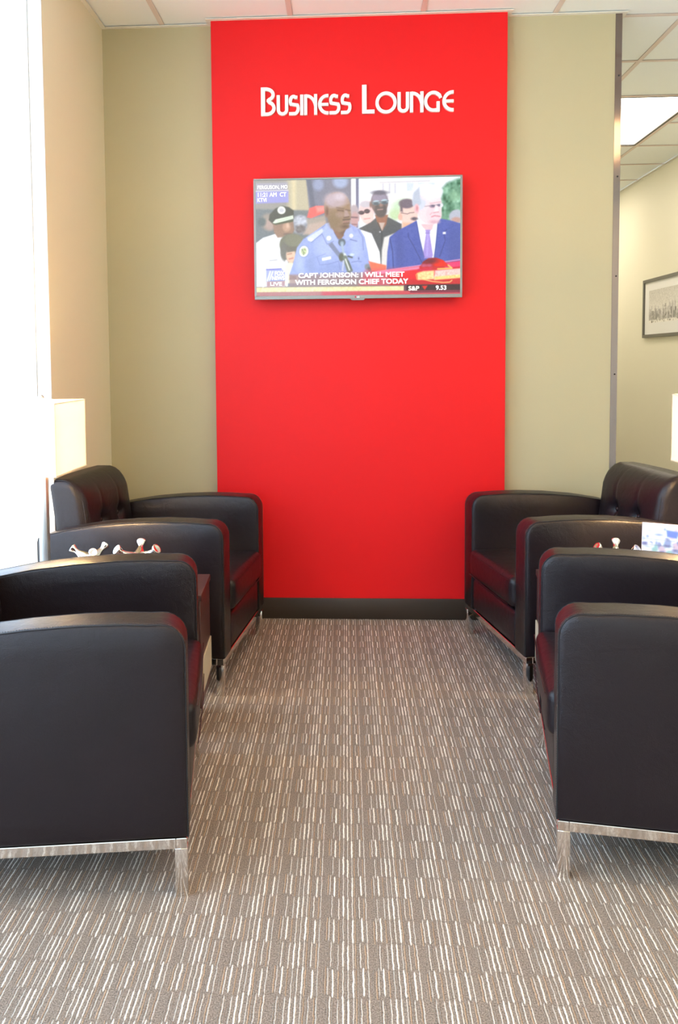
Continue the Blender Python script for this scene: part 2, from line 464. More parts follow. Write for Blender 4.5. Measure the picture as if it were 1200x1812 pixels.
def tube(bm, path, r, seg=6):
    prev = None
    for i, p in enumerate(path):
        d = (path[min(i + 1, len(path) - 1)] - path[max(i - 1, 0)]).normalized()
        a = Vector((1, 0, 0)) if abs(d.x) < .9 else Vector((0, 1, 0))
        n1 = d.cross(a).normalized(); n2 = d.cross(n1)
        ring = [bm.verts.new(p + (n1 * math.cos(2 * PI * q / seg) + n2 * math.sin(2 * PI * q / seg)) * r) for q in range(seg)]
        if prev:
            for q in range(seg): bm.faces.new((prev[q], prev[(q + 1) % seg], ring[(q + 1) % seg], ring[q]))
        prev = ring
def soft_box(a, b, r, n=(14, 14, 8), fn=None, seg=4):
    """rounded box with an inner grid that fn(v, u, v, w) can shape; u,v,w in -1..1"""
    bm = bmesh.new()
    def axis(lo, hi, k):
        ar = [lo + r * (1 - math.cos(PI / 2 * i / seg)) for i in range(seg)]
        mid = [lo + r + (hi - lo - 2 * r) * i / k for i in range(k + 1)]
        return ar + mid + [hi - (x - lo) for x in reversed(ar)]
    A = [axis(a[i], b[i], n[i]) for i in range(3)]
    idx = {}
    def vert(i, j, k_):
        key = (i, j, k_)
        if key in idx: return idx[key]
        p = Vector((A[0][i], A[1][j], A[2][k_]))
        core = Vector([min(max(p[q], a[q] + r), b[q] - r) for q in range(3)])
        dlt = p - core
        if dlt.length > 1e-9:
            # map cube shell to a rounded shell
            m_ = max(abs(dlt.x), abs(dlt.y), abs(dlt.z))
            p = core + dlt.normalized() * r
        uvw = [2 * (p[q] - a[q]) / (b[q] - a[q]) - 1 for q in range(3)]
        if fn: p = fn(p.copy(), *uvw)
        idx[key] = bm.verts.new(p); return idx[key]
    N0, N1, N2 = len(A[0]) - 1, len(A[1]) - 1, len(A[2]) - 1
    for (na, nb, f) in ((N0, N1, lambda i, j: (i, j, 0)), (N0, N1, lambda i, j: (i, j, N2)),
                        (N0, N2, lambda i, j: (i, 0, j)), (N0, N2, lambda i, j: (i, N1, j)),
                        (N1, N2, lambda i, j: (0, i, j)), (N1, N2, lambda i, j: (N0, i, j))):
        for i in range(na):
            for j in range(nb):
                try: bm.faces.new((vert(*f(i, j)), vert(*f(i + 1, j)), vert(*f(i + 1, j + 1)), vert(*f(i, j + 1))))
                except ValueError: pass
    return bm

HW, AT = .361, .108       # half width, arm thickness
def make_chair():
    t = empty('armchair')
    for s in (-1, 1):
        u0, u1 = (-HW, -HW + AT) if s < 0 else (HW - AT, HW)
        V, Fc = arm_mesh(u0, u1)
        a = mesh_obj('arm', V, Fc, M_leather, t, smooth=True)
        uo, ui = (u0, u1) if s < 0 else (u1, u0)
        sg = 1 if s < 0 else -1
        bm = bmesh.new()
        for uu in (uo + sg * .0045, ui - sg * .0045):
            tube(bm, seam_path(uu, -.0002 + .0018), .0016)
        bm_obj('seam', bm, M_stitch, a)
        bm = bmesh.new()
        for uu in (uo + sg * .0125,):
            for p, d in resample(seam_path(uu, -.0002), .0062):
                rot = d.to_track_quat('X', 'Z').to_matrix().to_4x4()
                r = bmesh.ops.create_cube(bm, size=1)
                for v in r['verts']:
                    v.co = Matrix.Translation(p) @ rot @ Vector((v.co.x * .0036, v.co.y * .0012, v.co.z * .0012))
        st = bm_obj('stitching', bm, M_stitch2, a); st['kind'] = 'stuff'
    iu = HW - AT - .003
    # seat cushion: crowned top, rounded front standing a little proud of the arms
    def seatf(p, u, v, w):
        if w > 0: p.z += .014 * (1 - u * u) * (1 - v * v * .6) * w
        if v < 0: p.y -= .006 * (1 - u ** 4) * (1 - w * w) * (-v)
        return p
    cush = bm_obj('seat_cushion', soft_box((-iu, -.014, .292), (iu, .56, .412), .026, fn=seatf), M_leather, t, smooth=True)
    bm = bmesh.new()
    for z in (.306, .401):
        tube(bm, [Vector((-iu + .022, -.0195, z)), Vector((0, -.0235, z)), Vector((iu - .022, -.0195, z))], .0016)
    bm_obj('piping', bm, M_leather, cush)
    # front panel under the seat
    def frontf(p, u, v, w):
        if v < 0: p.y -= .004 * (1 - u ** 4) * (1 - w ** 2)
        return p
    bm_obj('front_panel', soft_box((-iu, .004, .143), (iu, .055, .280), .014, n=(10, 2, 6), fn=frontf), M_leather, t, smooth=True)
    bm = bmesh.new(); add_box(bm, (-iu, .055, .150), (iu, .66, .288)); bm_obj('seat_deck', bm, M_black, t)
    # backrest, leaning back, rounded top, tufted with two buttons
    BX = (-.088, .088); BZ = .600
    def backf(p, u, v, w):
        z = p.z; q = min(max((z - .30) / .48, 0), 1)
        lean = .125 * (z - .40)
        if v < 0:
            # crown
            p.y -= .016 * (1 - u ** 4) * (1 - w ** 4)
            for bx in BX:
                d2 = ((p.x - bx) / .030) ** 2 + ((z - BZ) / .030) ** 2
                p.y += .022 * math.exp(-d2 * .9)
                # folds running up and down from each button
                if z >= BZ - .01: fold = math.exp(-((p.x - bx) / .010) ** 2) * math.exp(-((z - BZ) / .085))
                else: fold = .8 * math.exp(-((p.x - bx) / .010) ** 2) * math.exp((z - BZ) / .10)
                p.y += .008 * fold
        p.y += lean
        if w > .6: p.z += .004 * (1 - u * u)
        if z > .69: p.y += .042 * ((z - .69) / .095) ** 2 * (1 - v) / 2
        return p
    back = bm_obj('backrest', soft_box((-iu + .002, .556, .300), (iu - .002, .700, .785), .034, n=(60, 6, 44), fn=backf, seg=5), M_leather, t, smooth=True)
    for bx in BX:
        bm = bmesh.new()
        bmesh.ops.create_uvsphere(bm, u_segments=16, v_segments=10, radius=.0095, matrix=Matrix.Translation((bx, .556 - .016 + .022 + .008 + .125 * (BZ - .40) - .009, BZ)) @ Matrix.Diagonal((1, .6, 1, 1)))
        bm_obj('button', bm, M_leather, back, smooth=True)
    # seams round the two ends of the backrest
    for s in (-1, 1):
        x = s * (iu - .016); bm = bmesh.new(); path = []
        for (y, z) in ((.5575, .46), (.5560, .56), (.5560, .70), (.5575, .755), (.567, .776), (.590, .7845), (.64, .7845), (.680, .779)):
            vv_ = 2 * (y - .556) / .144 - 1; path.append(Vector((x, y + .125 * (z - .40) + .003 + (.042 * ((z - .69) / .095) ** 2 * (1 - vv_) / 2 if z > .69 else 0), z - .003)))
        tube(bm, path, .0022); bm_obj('seam', bm, M_leather, back, smooth=True)
    # outer back cover between the arms, down to the base
    bm = bmesh.new(); add_box(bm, (-iu, .690, .145), (iu, .731, .56), .012); bm_obj('rear_panel', bm, M_leather, t, smooth=True, auto=40)
    # chrome base: rail round the bottom, four square legs
    bm = bmesh.new(); z0, z1, rt = .116, .141, .026
    add_box(bm, (-HW + .003, .004, z0), (HW - .003, .004 + rt, z1), .0015, 1); add_box(bm, (-HW + .003, .731 - rt, z0), (HW - .003, .731, z1), .0015, 1)
    add_box(bm, (-HW + .003, .004 + rt, z0), (-HW + .003 + rt, .731 - rt, z1), .0015, 1); add_box(bm, (HW - .003 - rt, .004 + rt, z0), (HW - .003, .731 - rt, z1), .0015, 1)
    bm_obj('base_rail', bm, M_chrome, t, smooth=True, auto=30)
    for sx in (-1, 1):
        for y in (.003, .730 - .030):
            x0 = -HW + .003 if sx < 0 else HW - .003 - .030
            box('leg', (x0, y, .0), (x0 + .030, y + .030, z0 + .001), M_chrome, t, bev=.002)
    return t
def kids(o): return [c for c in bpy.data.objects if c.parent == o]
def copy_tree(o, parent=None):
    c = o.copy(); COL.objects.link(c); c.parent = parent
    for ch in kids(o): copy_tree(ch, c)
    return c
proto = make_chair()
def chair(near, far, right, label, first=False):
    o = proto if first else copy_tree(proto)
    n, f = Vector((*near, 0)), Vector((*far, 0)); mid = (n + f) / 2
    e = (f - n).normalized() * (-1 if right else 1)
    o.location = mid; o.rotation_euler = (0, 0, math.atan2(e.y, e.x))
    tag(o, label, 'armchair', 'dark leather armchairs')
    return o
chair((-.368, 1.846), (-.468, 2.565), False, 'dark leather armchair at left nearest the camera, its back cut off by the frame', True)
chair((-.453, 3.006), (-.376, 3.720), False, 'dark leather armchair in the left corner, beside the lamp and the olive wall')
chair((.499, 1.955), (.617, 2.670), True, 'dark leather armchair at right nearest the camera, its back out of frame')
chair((.660, 3.060), (.537, 3.766), True, 'dark leather armchair at right by the wall, its buttoned backrest before the hall opening')

# ------------------------------------------------------------------ side tables
def table(loc, rz, sx, L_, Wd, label, pz):
    t = empty('side_table', loc, rz, label=label, cat='table')
    w2 = Wd / 2
    # local x: from the aisle face (0) towards the window / hall (sx * L_)
    def bx(name, x0, x1, *r, **k_):
        a, b = sorted((sx * x0, sx * x1)); (ya, za), (yb, zb) = r
        return box(name, (a, ya, za), (b, yb, zb), k_.get('m', M_wood), t, bev=k_.get('bev', .0015), seg=1)
    bx('table_top', -.004, L_, (-w2 - .002, .464), (w2 + .002, .485))
    bx('body', 0, L_ - .004, (-w2, .105), (w2, .463))
    bx('plinth', .05, L_ - .05, (-w2 + .03, 0), (w2 - .03, .104), m=M_black)
    bx('end_panel', -.0045, .0, (-w2 + .03, pz[0]), (w2 - .004, pz[1]), m=M_beige, bev=.001)['label'] = 'beige rectangular plate low on the aisle face'
    return t
table((-.484, 2.785, 0), math.radians(3), -1, .62, .27, 'dark mahogany side table between the two left armchairs, under the lamp', (.150, .262))
table((.676, 2.880, 0), math.radians(-6), 1, .70, .27, 'dark mahogany side table between the two right armchairs, under the tent card', (.150, .30))

# ------------------------------------------------------------------ table lamps
M_bulb = emit('lamp_bulb', (1, .66, .31), LAMP * 65)
def lamp(loc, label):
    t = empty('table_lamp', loc, 0, label=label, cat='lamp')
    box('base', (-.06, -.09, 0), (.06, .09, .014), M_nickel, t, bev=.002)
    box('pole', (-.0145, -.0145, .013), (.0145, .0145, .43), M_nickel, t, bev=.0015)
    zb, zt, a, b, th = .388, .630, .103, .158, .0025
    bm = bmesh.new()
    add_box(bm, (-a, -b, zb), (a, -b + th, zt)); add_box(bm, (-a, b - th, zb), (a, b, zt))
    add_box(bm, (-a, -b + th, zb), (-a + th, b - th, zt)); add_box(bm, (a - th, -b + th, zb), (a, b - th, zt))
    sh = bm_obj('shade', bm, M_shade, t)
    for z in (zb, zt - .004):
        bm = bmesh.new()
        for q in (-1, 1):
            add_box(bm, (-a - .001, q * b - .0015, z), (a + .001, q * b + .0015, z + .004))
            add_box(bm, (q * a - .0015, -b, z), (q * a + .0015, b, z + .004))
        bm_obj('shade_rim', bm, M_shade, sh)
    bm = bmesh.new()
    add_box(bm, (-.003, -b + th, zt - .022), (.003, b - th, zt - .018)); add_box(bm, (-a + th, -.003, zt - .0215), (a - th, .003, zt - .0185))
    add_box(bm, (-.003, -.003, .42), (.003, .003, zt + .004))
    bm_obj('harp', bm, M_nickel, t)
    bm = bmesh.new(); bmesh.ops.create_uvsphere(bm, u_segments=14, v_segments=8, radius=.011, matrix=Matrix.Translation((0, 0, zt + .012)))
    bm_obj('finial', bm, M_nickel, t, smooth=True)
    for sy in (-1, 1):
        bm = bmesh.new(); bmesh.ops.create_uvsphere(bm, u_segments=14, v_segments=10, radius=.026, matrix=Matrix.Translation((0, sy * .06, .475)) @ Matrix.Diagonal((1, 1, 1.25, 1)))
        bm_obj('bulb', bm, M_bulb, t, smooth=True)
    box('socket', (-.012, -.075, .425), (.012, .075, .441), M_nickel, t, bev=.002)
    return t
lamp((-1.044, 2.80, .485), 'lit lamp with white rectangular shade and square nickel pole, left before the window')
lamp((1.285, 2.92, .485), 'lit lamp with white rectangular shade cut off by the right edge of the frame')

# ------------------------------------------------------------------ silver jacks on the tables
def jack_mesh(Ln):
    prof = [(0.0, .030), (.022, .028), (.045, .0200), (.062, .0125), (.073, .0100), (.080, .0108), (.088, .0145), (.095, .0175), (.099, .0180), (.100, .0168), (.0985, .0120), (.096, .0)]
    bm = bmesh.new(); seg = 18
    for ax in (Vector((1, 0, 0)), Vector((-1, 0, 0)), Vector((0, 1, 0)), Vector((0, -1, 0)), Vector((0, 0, 1)), Vector((0, 0, -1))):
        q = ax.to_track_quat('Z', 'Y'); prev = None
        for (h_, r_) in prof:
            h_ *= Ln / .1
            ring = [bm.verts.new(q @ Vector((r_ * math.cos(2 * PI * i / seg), r_ * math.sin(2 * PI * i / seg), h_))) for i in range(seg)] if r_ > 0 else [bm.verts.new(q @ Vector((0, 0, h_)))]
            if prev:
                for i in range(seg):
                    if len(ring) > 1: bm.faces.new((prev[i], prev[(i + 1) % seg], ring[(i + 1) % seg], ring[i]))
                    else: bm.faces.new((prev[i], prev[(i + 1) % seg], ring[0]))
            prev = ring
    bmesh.ops.create_icosphere(bm, subdivisions=2, radius=.033)
    return bm
jack0 = bm_obj('silver_jack', jack_mesh(.1), M_silver, None, smooth=True)
diag = Vector((1, 1, 1)).rotation_difference(Vector((0, 0, 1))).to_matrix().to_4x4()
def jack(x, y, spin, label, sc=.98, first=False):
    o = jack0 if first else jack0.copy()
    if not first: COL.objects.link(o)
    Mx = Matrix.Rotation(spin, 4, 'Z') @ diag @ Matrix.Scale(sc, 4)
    zmin = min((Mx @ v.co).z for v in o.data.vertices)
    o.matrix_world = Matrix.Translation((x, y, .4854 - zmin)) @ Mx
    tag(o, label, 'ornament', 'silver jack ornaments')
# spin puts one upper tip towards the camera
def az_first():
    return math.atan2((diag @ Vector((1, 0, 0))).y, (diag @ Vector((1, 0, 0))).x)
A0 = az_first()
jack(-.716, 2.80, math.radians(96) - A0, 'silver jack ornament on the left table, nearer the aisle', first=True)
jack(-.900, 2.850, math.radians(55) - A0, 'silver jack ornament on the left table, nearer the lamp', .84)
jack(.925, 2.87, math.radians(75) - A0, 'silver jack ornament on the right table, left of the tent card', .93)

# ------------------------------------------------------------------ small numpy painter for flat printed / lit pictures
class Canvas:
    def __init__(s, w_, h_, x0, y0, x1, y1, top=0.0):
        s.w, s.h = w_, h_; s.box = (x0, y0, x1, y1)
        uu, vv = np.meshgrid((np.arange(w_) + .5) / w_, (np.arange(h_) + .5) / h_)
        s.X = x0 + uu * (x1 - x0)
        s.Y = y0 + vv * (y1 - y0) + top * (1 - uu) * (1 - vv * .2)
        s.I = np.zeros((h_, w_, 3)); s.px = (x1 - x0) / w_
    def mix(s, a, c):
        c = np.array(c, float) / 255
        s.I = s.I * (1 - a[..., None]) + c * a[..., None]
    def ell(s, cx, cy, rx, ry, c, soft=1.5, rot=0, al=1, clip=None):
        t = math.radians(rot); dx, dy = s.X - cx, s.Y - cy
        a = dx * math.cos(t) + dy * math.sin(t); b = -dx * math.sin(t) + dy * math.cos(t)
        d = (np.sqrt((a / rx) ** 2 + (b / ry) ** 2) - 1) * min(rx, ry)
        m = np.clip(.5 - d / (soft * 2 + s.px), 0, 1) * al
        if clip is not None: m = m * clip
        s.mix(m, c); return m
    def poly(s, pts, c, soft=1.2, al=1, clip=None):
        m = s.mask(pts, soft) * al
        if clip is not None: m = m * clip
        s.mix(m, c); return m
    def mask(s, pts, soft=1.2):
        inside = np.zeros(s.X.shape, bool); dist = np.full(s.X.shape, 1e9)
        n = len(pts)
        for i in range(n):
            (xa, ya), (xb, yb) = pts[i], pts[(i + 1) % n]
            if ya != yb:
                cond = ((ya > s.Y) != (yb > s.Y)) & (s.X < (xb - xa) * (s.Y - ya) / (yb - ya) + xa)
                inside ^= cond
            L2 = (xb - xa) ** 2 + (yb - ya) ** 2 + 1e-9
            t = np.clip(((s.X - xa) * (xb - xa) + (s.Y - ya) * (yb - ya)) / L2, 0, 1)
            dist = np.minimum(dist, np.hypot(s.X - xa - t * (xb - xa), s.Y - ya - t * (yb - ya)))
        d = np.where(inside, -dist, dist)
        return np.clip(.5 - d / (soft * 2 + s.px), 0, 1)
    def line(s, pts, wd, c, soft=1.0, al=1):
        m = np.zeros(s.X.shape)
        for (xa, ya), (xb, yb) in zip(pts[:-1], pts[1:]):
            L2 = (xb - xa) ** 2 + (yb - ya) ** 2 + 1e-9
            t = np.clip(((s.X - xa) * (xb - xa) + (s.Y - ya) * (yb - ya)) / L2, 0, 1)
            d = np.hypot(s.X - xa - t * (xb - xa), s.Y - ya - t * (yb - ya)) - wd / 2
            m = np.maximum(m, np.clip(.5 - d / (soft * 2 + s.px), 0, 1))
        s.mix(m * al, c)
    def noise(s, amp, cell, clip=1.0):
        gh, gw = int(s.h / cell) + 2, int(s.w / cell) + 2
        g = rng.standard_normal((gh, gw))
        yy = np.linspace(0, gh - 1.001, s.h); xx = np.linspace(0, gw - 1.001, s.w)
        iy, ix = yy.astype(int), xx.astype(int); fy, fx = (yy - iy)[:, None], (xx - ix)[None, :]
        v = (g[iy][:, ix] * (1 - fy) * (1 - fx) + g[iy][:, ix + 1] * (1 - fy) * fx + g[iy + 1][:, ix] * fy * (1 - fx) + g[iy + 1][:, ix + 1] * fy * fx)
        s.I = np.clip(s.I + (v * amp * clip)[..., None], 0, 1)
def picture(name, cv, origin, ex, ez, m, parent):
    """flat grid at origin (bottom left), spanned by ex and ez, coloured by the canvas"""
    h_, w_ = cv.h, cv.w
    uu, vv = np.meshgrid(np.linspace(0, 1, w_ + 1), np.linspace(1, 0, h_ + 1))
    P3 = np.array(origin)[None, None] + uu[..., None] * np.array(ex) + vv[..., None] * np.array(ez)
    idx = np.arange((h_ + 1) * (w_ + 1)).reshape(h_ + 1, w_ + 1)
    q = np.stack([idx[1:, :-1], idx[1:, 1:], idx[:-1, 1:], idx[:-1, :-1]], -1).reshape(-1, 4)
    me = bpy.data.meshes.new(name)
    me.vertices.add(P3.shape[0] * P3.shape[1]); me.vertices.foreach_set('co', P3.reshape(-1).astype(np.float32))
    me.loops.add(q.size); me.loops.foreach_set('vertex_index', q.reshape(-1).astype(np.int32))
    me.polygons.add(len(q)); me.polygons.foreach_set('loop_start', np.arange(0, q.size, 4, dtype=np.int32))
    me.polygons.foreach_set('loop_total', np.full(len(q), 4, dtype=np.int32)); me.update(calc_edges=True)
    lin = np.where(cv.I <= .04045, cv.I / 12.92, ((cv.I + .055) / 1.055) ** 2.4)
    # vertex colours: average neighbouring cells for a smooth picture
    pad = np.pad(lin, ((1, 1), (1, 1), (0, 0)), mode='edge')
    vc = (pad[:-1, :-1] + pad[1:, :-1] + pad[:-1, 1:] + pad[1:, 1:]) / 4
    ca = me.color_attributes.new('Col', 'FLOAT_COLOR', 'POINT')
    ca.data.foreach_set('color', np.concatenate([vc, np.ones(vc.shape[:2] + (1,))], -1).reshape(-1).astype(np.float32))
    me.materials.append(m)
    return link(bpy.data.objects.new(name, me), parent)
def flat_text(name, s, x0, x1, z0, z1, y, m, parent, bold=.0, depth=.0):
    """text fitted in a box on a plane facing -Y"""
    def tmesh(body):
        cu = bpy.data.curves.new(name, 'FONT'); cu.body = body; cu.resolution_u = 3
        tmp = bpy.data.objects.new(name, cu); COL.objects.link(tmp)
        bpy.context.view_layer.update()
        me = bpy.data.meshes.new_from_object(tmp.evaluated_get(bpy.context.evaluated_depsgraph_get()))
        bpy.data.objects.remove(tmp)
        co = np.zeros(len(me.vertices) * 3, np.float32); me.vertices.foreach_get('co', co)
        return me, co.reshape(-1, 3)
    _, h_ = tmesh('H'); capz = h_[:, 1].max()
    me, co = tmesh(s)
    if s.startswith('CAPT'):              # letter J sits on the line
        low = co[:, 1] < -.02; xa_, xb_ = co[low, 0].min() - .01, co[low, 0].max() + .16
        sel = (co[:, 0] > xa_) & (co[:, 0] < xb_) & (co[:, 1] < .25); lo_ = co[:, 1].min()
        co[sel, 1] = .25 + (co[sel, 1] - .25) * .25 / (.25 - lo_)
    mn, mxx = co.min(0), co.max(0); wd_ = (x1 - x0)
    polys = [tuple(p.vertices) for p in me.polygons]; n = len(co); V, P_ = [], []
    k_ = (z1 - z0) * bold * 2.2           # heavier strokes: overlaid copies shifted by a hair
    for q, (dx, dz) in enumerate(((-k_, -k_), (k_, -k_), (-k_, k_), (k_, k_)) if bold else ((0, 0),)):
        for c in co:
            V.append((x0 + k_ + (c[0] - mn[0]) / (mxx[0] - mn[0]) * (wd_ - 2 * k_) + dx, y - .00003 * q, z0 + k_ + c[1] / capz * (z1 - z0 - 2 * k_) + dz))
        P_ += [tuple(v + q * n for v in p) for p in polys]
    me = bpy.data.meshes.new(name); me.from_pydata(V, [], P_); me.update()
    me.materials.clear(); me.materials.append(m)
    return link(bpy.data.objects.new(name, me), parent)

# ------------------------------------------------------------------ television
TX0, TX1, TZ0, TZ1, TY = -.4195, .5385, 1.531, 2.086, 3.885
tv = empty('television', (0, 0, 0), 0, label='wall-mounted flat television showing a news broadcast on the red wall', cat='television')
tv.location = ((TX0 + TX1) / 2, TY, TZ0)
ox, oy, oz = tv.location
SC = (TX0 - ox + .0095, TX1 - ox - .0095, .0165, TZ1 - TZ0 - .0085)   # screen rect, local
bm = bmesh.new()
xa, xb, za, zb_ = TX0 - ox, TX1 - ox, 0, TZ1 - TZ0
add_box(bm, (xa, -.002, za), (xb, .014, SC[2]), .0015, 1); add_box(bm, (xa, -.002, SC[3]), (xb, .014, zb_), .0015, 1)
add_box(bm, (xa, -.002, SC[2]), (SC[0], .014, SC[3])); add_box(bm, (SC[1], -.002, SC[2]), (xb, .014, SC[3]))
bm_obj('bezel', bm, M_bezel, tv, smooth=True, auto=30)
box('casing', (xa + .004, .012, .004), (xb - .004, .042, zb_ - .004), M_black, tv, bev=.004)
bm = bmesh.new()
vs = [(-.035, -.0025, 0), (.035, -.0025, 0), (.026, -.0025, -.007), (-.026, -.0025, -.007), (-.035, .012, 0), (.035, .012, 0), (.026, .012, -.007), (-.026, .012, -.007)]
bm.free()
mesh_obj('sensor_lip', vs, [(0, 1, 2, 3), (4, 7, 6, 5), (0, 3, 7, 4), (1, 5, 6, 2), (3, 2, 6, 7), (0, 4, 5, 1)], M_bezel, tv)
box('wall_bracket', (-.20, .042, .12), (.20, YR - TY - .0006, .42), M_black, tv)
M_logo_w = emit('logo_white', (.9, .9, .9), .8)
flat_text('maker_logo', 'LG', -.004, .008, .004, .0115, -.0035, M_logo_w, tv, .02)
bm = bmesh.new(); bmesh.ops.create_circle(bm, cap_ends=True, segments=16, radius=.0042, matrix=Matrix.Translation((-.010, -.0034, .0078)) @ Matrix.Rotation(PI / 2, 4, 'X'))
bm_obj('maker_emblem', bm, simple('logo_red', (.5, .02, .06), .4), tv)

def paint_tv():
    cv = Canvas(560, 315, 42, 47, 1150, 679, top=15)
    E, Pp, Ln = cv.ell, cv.poly, cv.line
    cv.I[:] = np.array((120, 124, 140)) / 255
    # background left: machinery / bus
    Pp([(30, 40), (330, 40), (345, 235), (30, 235)], (150, 146, 140), 6)
    Pp([(215, 60), (330, 55), (345, 230), (215, 225)], (188, 178, 150), 10)
    Pp([(240, 60), (262, 60), (262, 225), (240, 225)], (214, 200, 160), 8)
    Pp([(318, 40), (570, 40), (570, 330), (345, 330)], (112, 116, 138), 4)
    Pp([(318, 45), (345, 45), (375, 250), (350, 250)], (92, 98, 118), 4)
    E(505, 70, 40, 34, (150, 168, 205), 8); E(385, 85, 28, 32, (140, 152, 186), 8)
    Pp([(30, 215), (345, 225), (345, 400), (30, 400)], (112, 118, 122), 5)
    # white post and sky / building at right
    Pp([(563, 40), (590, 40), (590, 330), (563, 330)], (246, 248, 255), 2)
    Pp([(588, 40), (606, 40), (606, 330), (588, 330)], (96, 104, 140), 2)
    Pp([(604, 40), (1170, 40), (1170, 420), (604, 420)], (240, 245, 255), 2)
    Pp([(715, 72), (990, 64), (990, 260), (715, 260)], (238, 236, 240), 4)
    for x in (735, 770, 800): Ln([(x, 85), (x, 130)], 10, (200, 200, 214), 2)
    for x in (862, 922, 975): Pp([(x, 78), (x + 38, 78), (x + 38, 122), (x, 122)], (205, 216, 240), 3)
    Ln([(718, 76), (985, 68)], 6, (200, 196, 204), 2); Ln([(735, 150), (900, 146)], 4, (215, 212, 220), 2)
    E(850, 215, 72, 52, (196, 222, 190), 14); E(800, 250, 34, 30, (190, 214, 170), 10)
    fol = cv.mask([(1050, 110), (1078, 80), (1120, 62), (1170, 50), (1170, 330), (1040, 330)], 8)
    cv.mix(fol, (92, 140, 112)); cv.noise(.10, 6, fol); cv.noise(.07, 14, fol)
    E(1118, 150, 30, 28, (140, 186, 150), 12, al=.7); E(1130, 262, 40, 38, (176, 180, 196), 3); E(1128, 280, 26, 16, (190, 150, 140), 4)
    # back row heads
    E(110, 285, 42, 46, (150, 138, 128), 8); E(118, 300, 26, 30, (176, 150, 140), 8)
    E(75, 285, 22, 24, (92, 100, 100), 6)
    E(282, 300, 48, 52, (142, 146, 156), 4); E(290, 280, 34, 26, (186, 190, 205), 8); E(285, 325, 28, 24, (120, 112, 112), 6)
    cv.noise(.05, 4, cv.mask([(240, 250), (330, 250), (330, 350), (240, 350)], 4))
    Pp([(320, 270), (420, 250), (440, 360), (330, 360)], (160, 150, 140), 6)
    Pp([(330, 300), (420, 280), (420, 350), (300, 355)], (186, 164, 152), 6)
    Pp([(322, 262), (336, 212), (370, 200), (425, 200), (430, 232), (345, 266)], (244, 96, 92), 3); Pp([(370, 205), (418, 202), (420, 226), (378, 236)], (252, 140, 136), 6)
    # head right behind the main speaker
    E(578, 255, 30, 62, (168, 158, 168), 3); E(582, 275, 22, 40, (186, 146, 150), 5); Ln([(562, 262), (595, 264)], 8, (110, 86, 100), 2)
    Ln([(566, 300), (592, 302)], 5, (120, 84, 96), 2)
    # man with sunglasses, far
    E(646, 230, 42, 56, (226, 192, 194), 3); E(640, 192, 34, 18, (190, 186, 200), 4); E(652, 265, 34, 36, (236, 200, 196), 4)
    E(618, 238, 16, 11, (56, 48, 66), 1.5); E(648, 230, 16, 12, (50, 44, 62), 1.5); Ln([(600, 238), (664, 226)], 3, (90, 80, 96), 1)
    Ln([(632, 272), (664, 268)], 4, (190, 130, 132), 2)
    Pp([(600, 285), (612, 285), (612, 330), (600, 330)], (206, 220, 246), 2)
    # man in white shirt behind speaker
    Pp([(520, 320), (600, 320), (665, 355), (700, 400), (722, 470), (726, 540), (520, 540)], (250, 250, 252), 2)
    # man in black shirt with sunglasses
    Pp([(600, 325), (668, 290), (700, 262), (762, 262), (836, 300), (838, 420), (830, 560), (724, 560), (716, 450), (672, 350)], (78, 82, 88), 2)
    Pp([(690, 250), (762, 250), (752, 300), (728, 340), (706, 300)], (150, 100, 82), 2)
    Pp([(712, 292), (744, 292), (728, 340)], (196, 176, 166), 2)
    Ln([(706, 292), (728, 340), (728, 420)], 4, (52, 56, 62), 1); E(718, 342, 4, 4, (200, 205, 215), 1)
    E(716, 182, 47, 62, (112, 96, 98), 2); E(716, 160, 44, 34, (150, 146, 176), 8, al=.75); E(722, 226, 34, 38, (82, 76, 80), 4); E(716, 130, 44, 12, (92, 92, 112), 4)
    E(724, 190, 12, 16, (150, 118, 110), 4); Ln([(706, 222), (732, 220)], 5, (176, 140, 140), 2); E(668, 194, 6, 16, (126, 100, 98), 2)
    E(698, 184, 20, 12, (176, 206, 222), 2, rot=-6); E(742, 178, 20, 12, (176, 206, 222), 2, rot=-6); E(698, 190, 18, 8, (70, 86, 100), 2); E(742, 185, 18, 8, (70, 86, 100), 2)
    Ln([(672, 184), (764, 174)], 4, (90, 100, 112), 1)
    # man with moustache left of the man in the suit
    E(874, 240, 50, 72, (236, 200, 190), 3); E(862, 190, 42, 26, (112, 98, 112), 3); Pp([(826, 180), (838, 172), (842, 236), (828, 232)], (112, 98, 108), 3)
    E(828, 262, 12, 20, (228, 176, 160), 2); Ln([(832, 240), (866, 246), (880, 240), (902, 238)], 4, (120, 100, 104), 1)
    E(904, 272, 18, 9, (92, 80, 92), 3); Pp([(838, 290), (900, 295), (890, 330), (836, 320)], (226, 180, 152), 6)
    Pp([(740, 372), (800, 348), (800, 560), (724, 545), (728, 440)], (222, 220, 218), 3)
    # man in the navy suit
    suit = cv.mask([(752, 560), (758, 450), (770, 370), (815, 335), (915, 282), (1045, 272), (1110, 285), (1170, 305), (1170, 560)], 1.5)
    cv.mix(suit, (76, 90, 172)); cv.noise(.012, 7, suit)
    E(820, 440, 26, 90, (66, 78, 150), 16, al=.6, clip=suit); E(1120, 420, 40, 110, (66, 78, 150), 16, al=.5, clip=suit); E(780, 480, 18, 80, (96, 116, 198), 12, al=.7, clip=suit)
    Pp([(916, 278), (1030, 288), (1018, 400), (1010, 484), (955, 478), (934, 380)], (248, 249, 255), 1.5)
    Pp([(936, 300), (1008, 300), (1000, 330), (978, 345), (950, 320)], (226, 190, 198), 3)
    Pp([(962, 332), (990, 332), (986, 352), (1004, 470), (998, 486), (956, 486), (950, 460), (966, 352)], (160, 140, 214), 1.5)
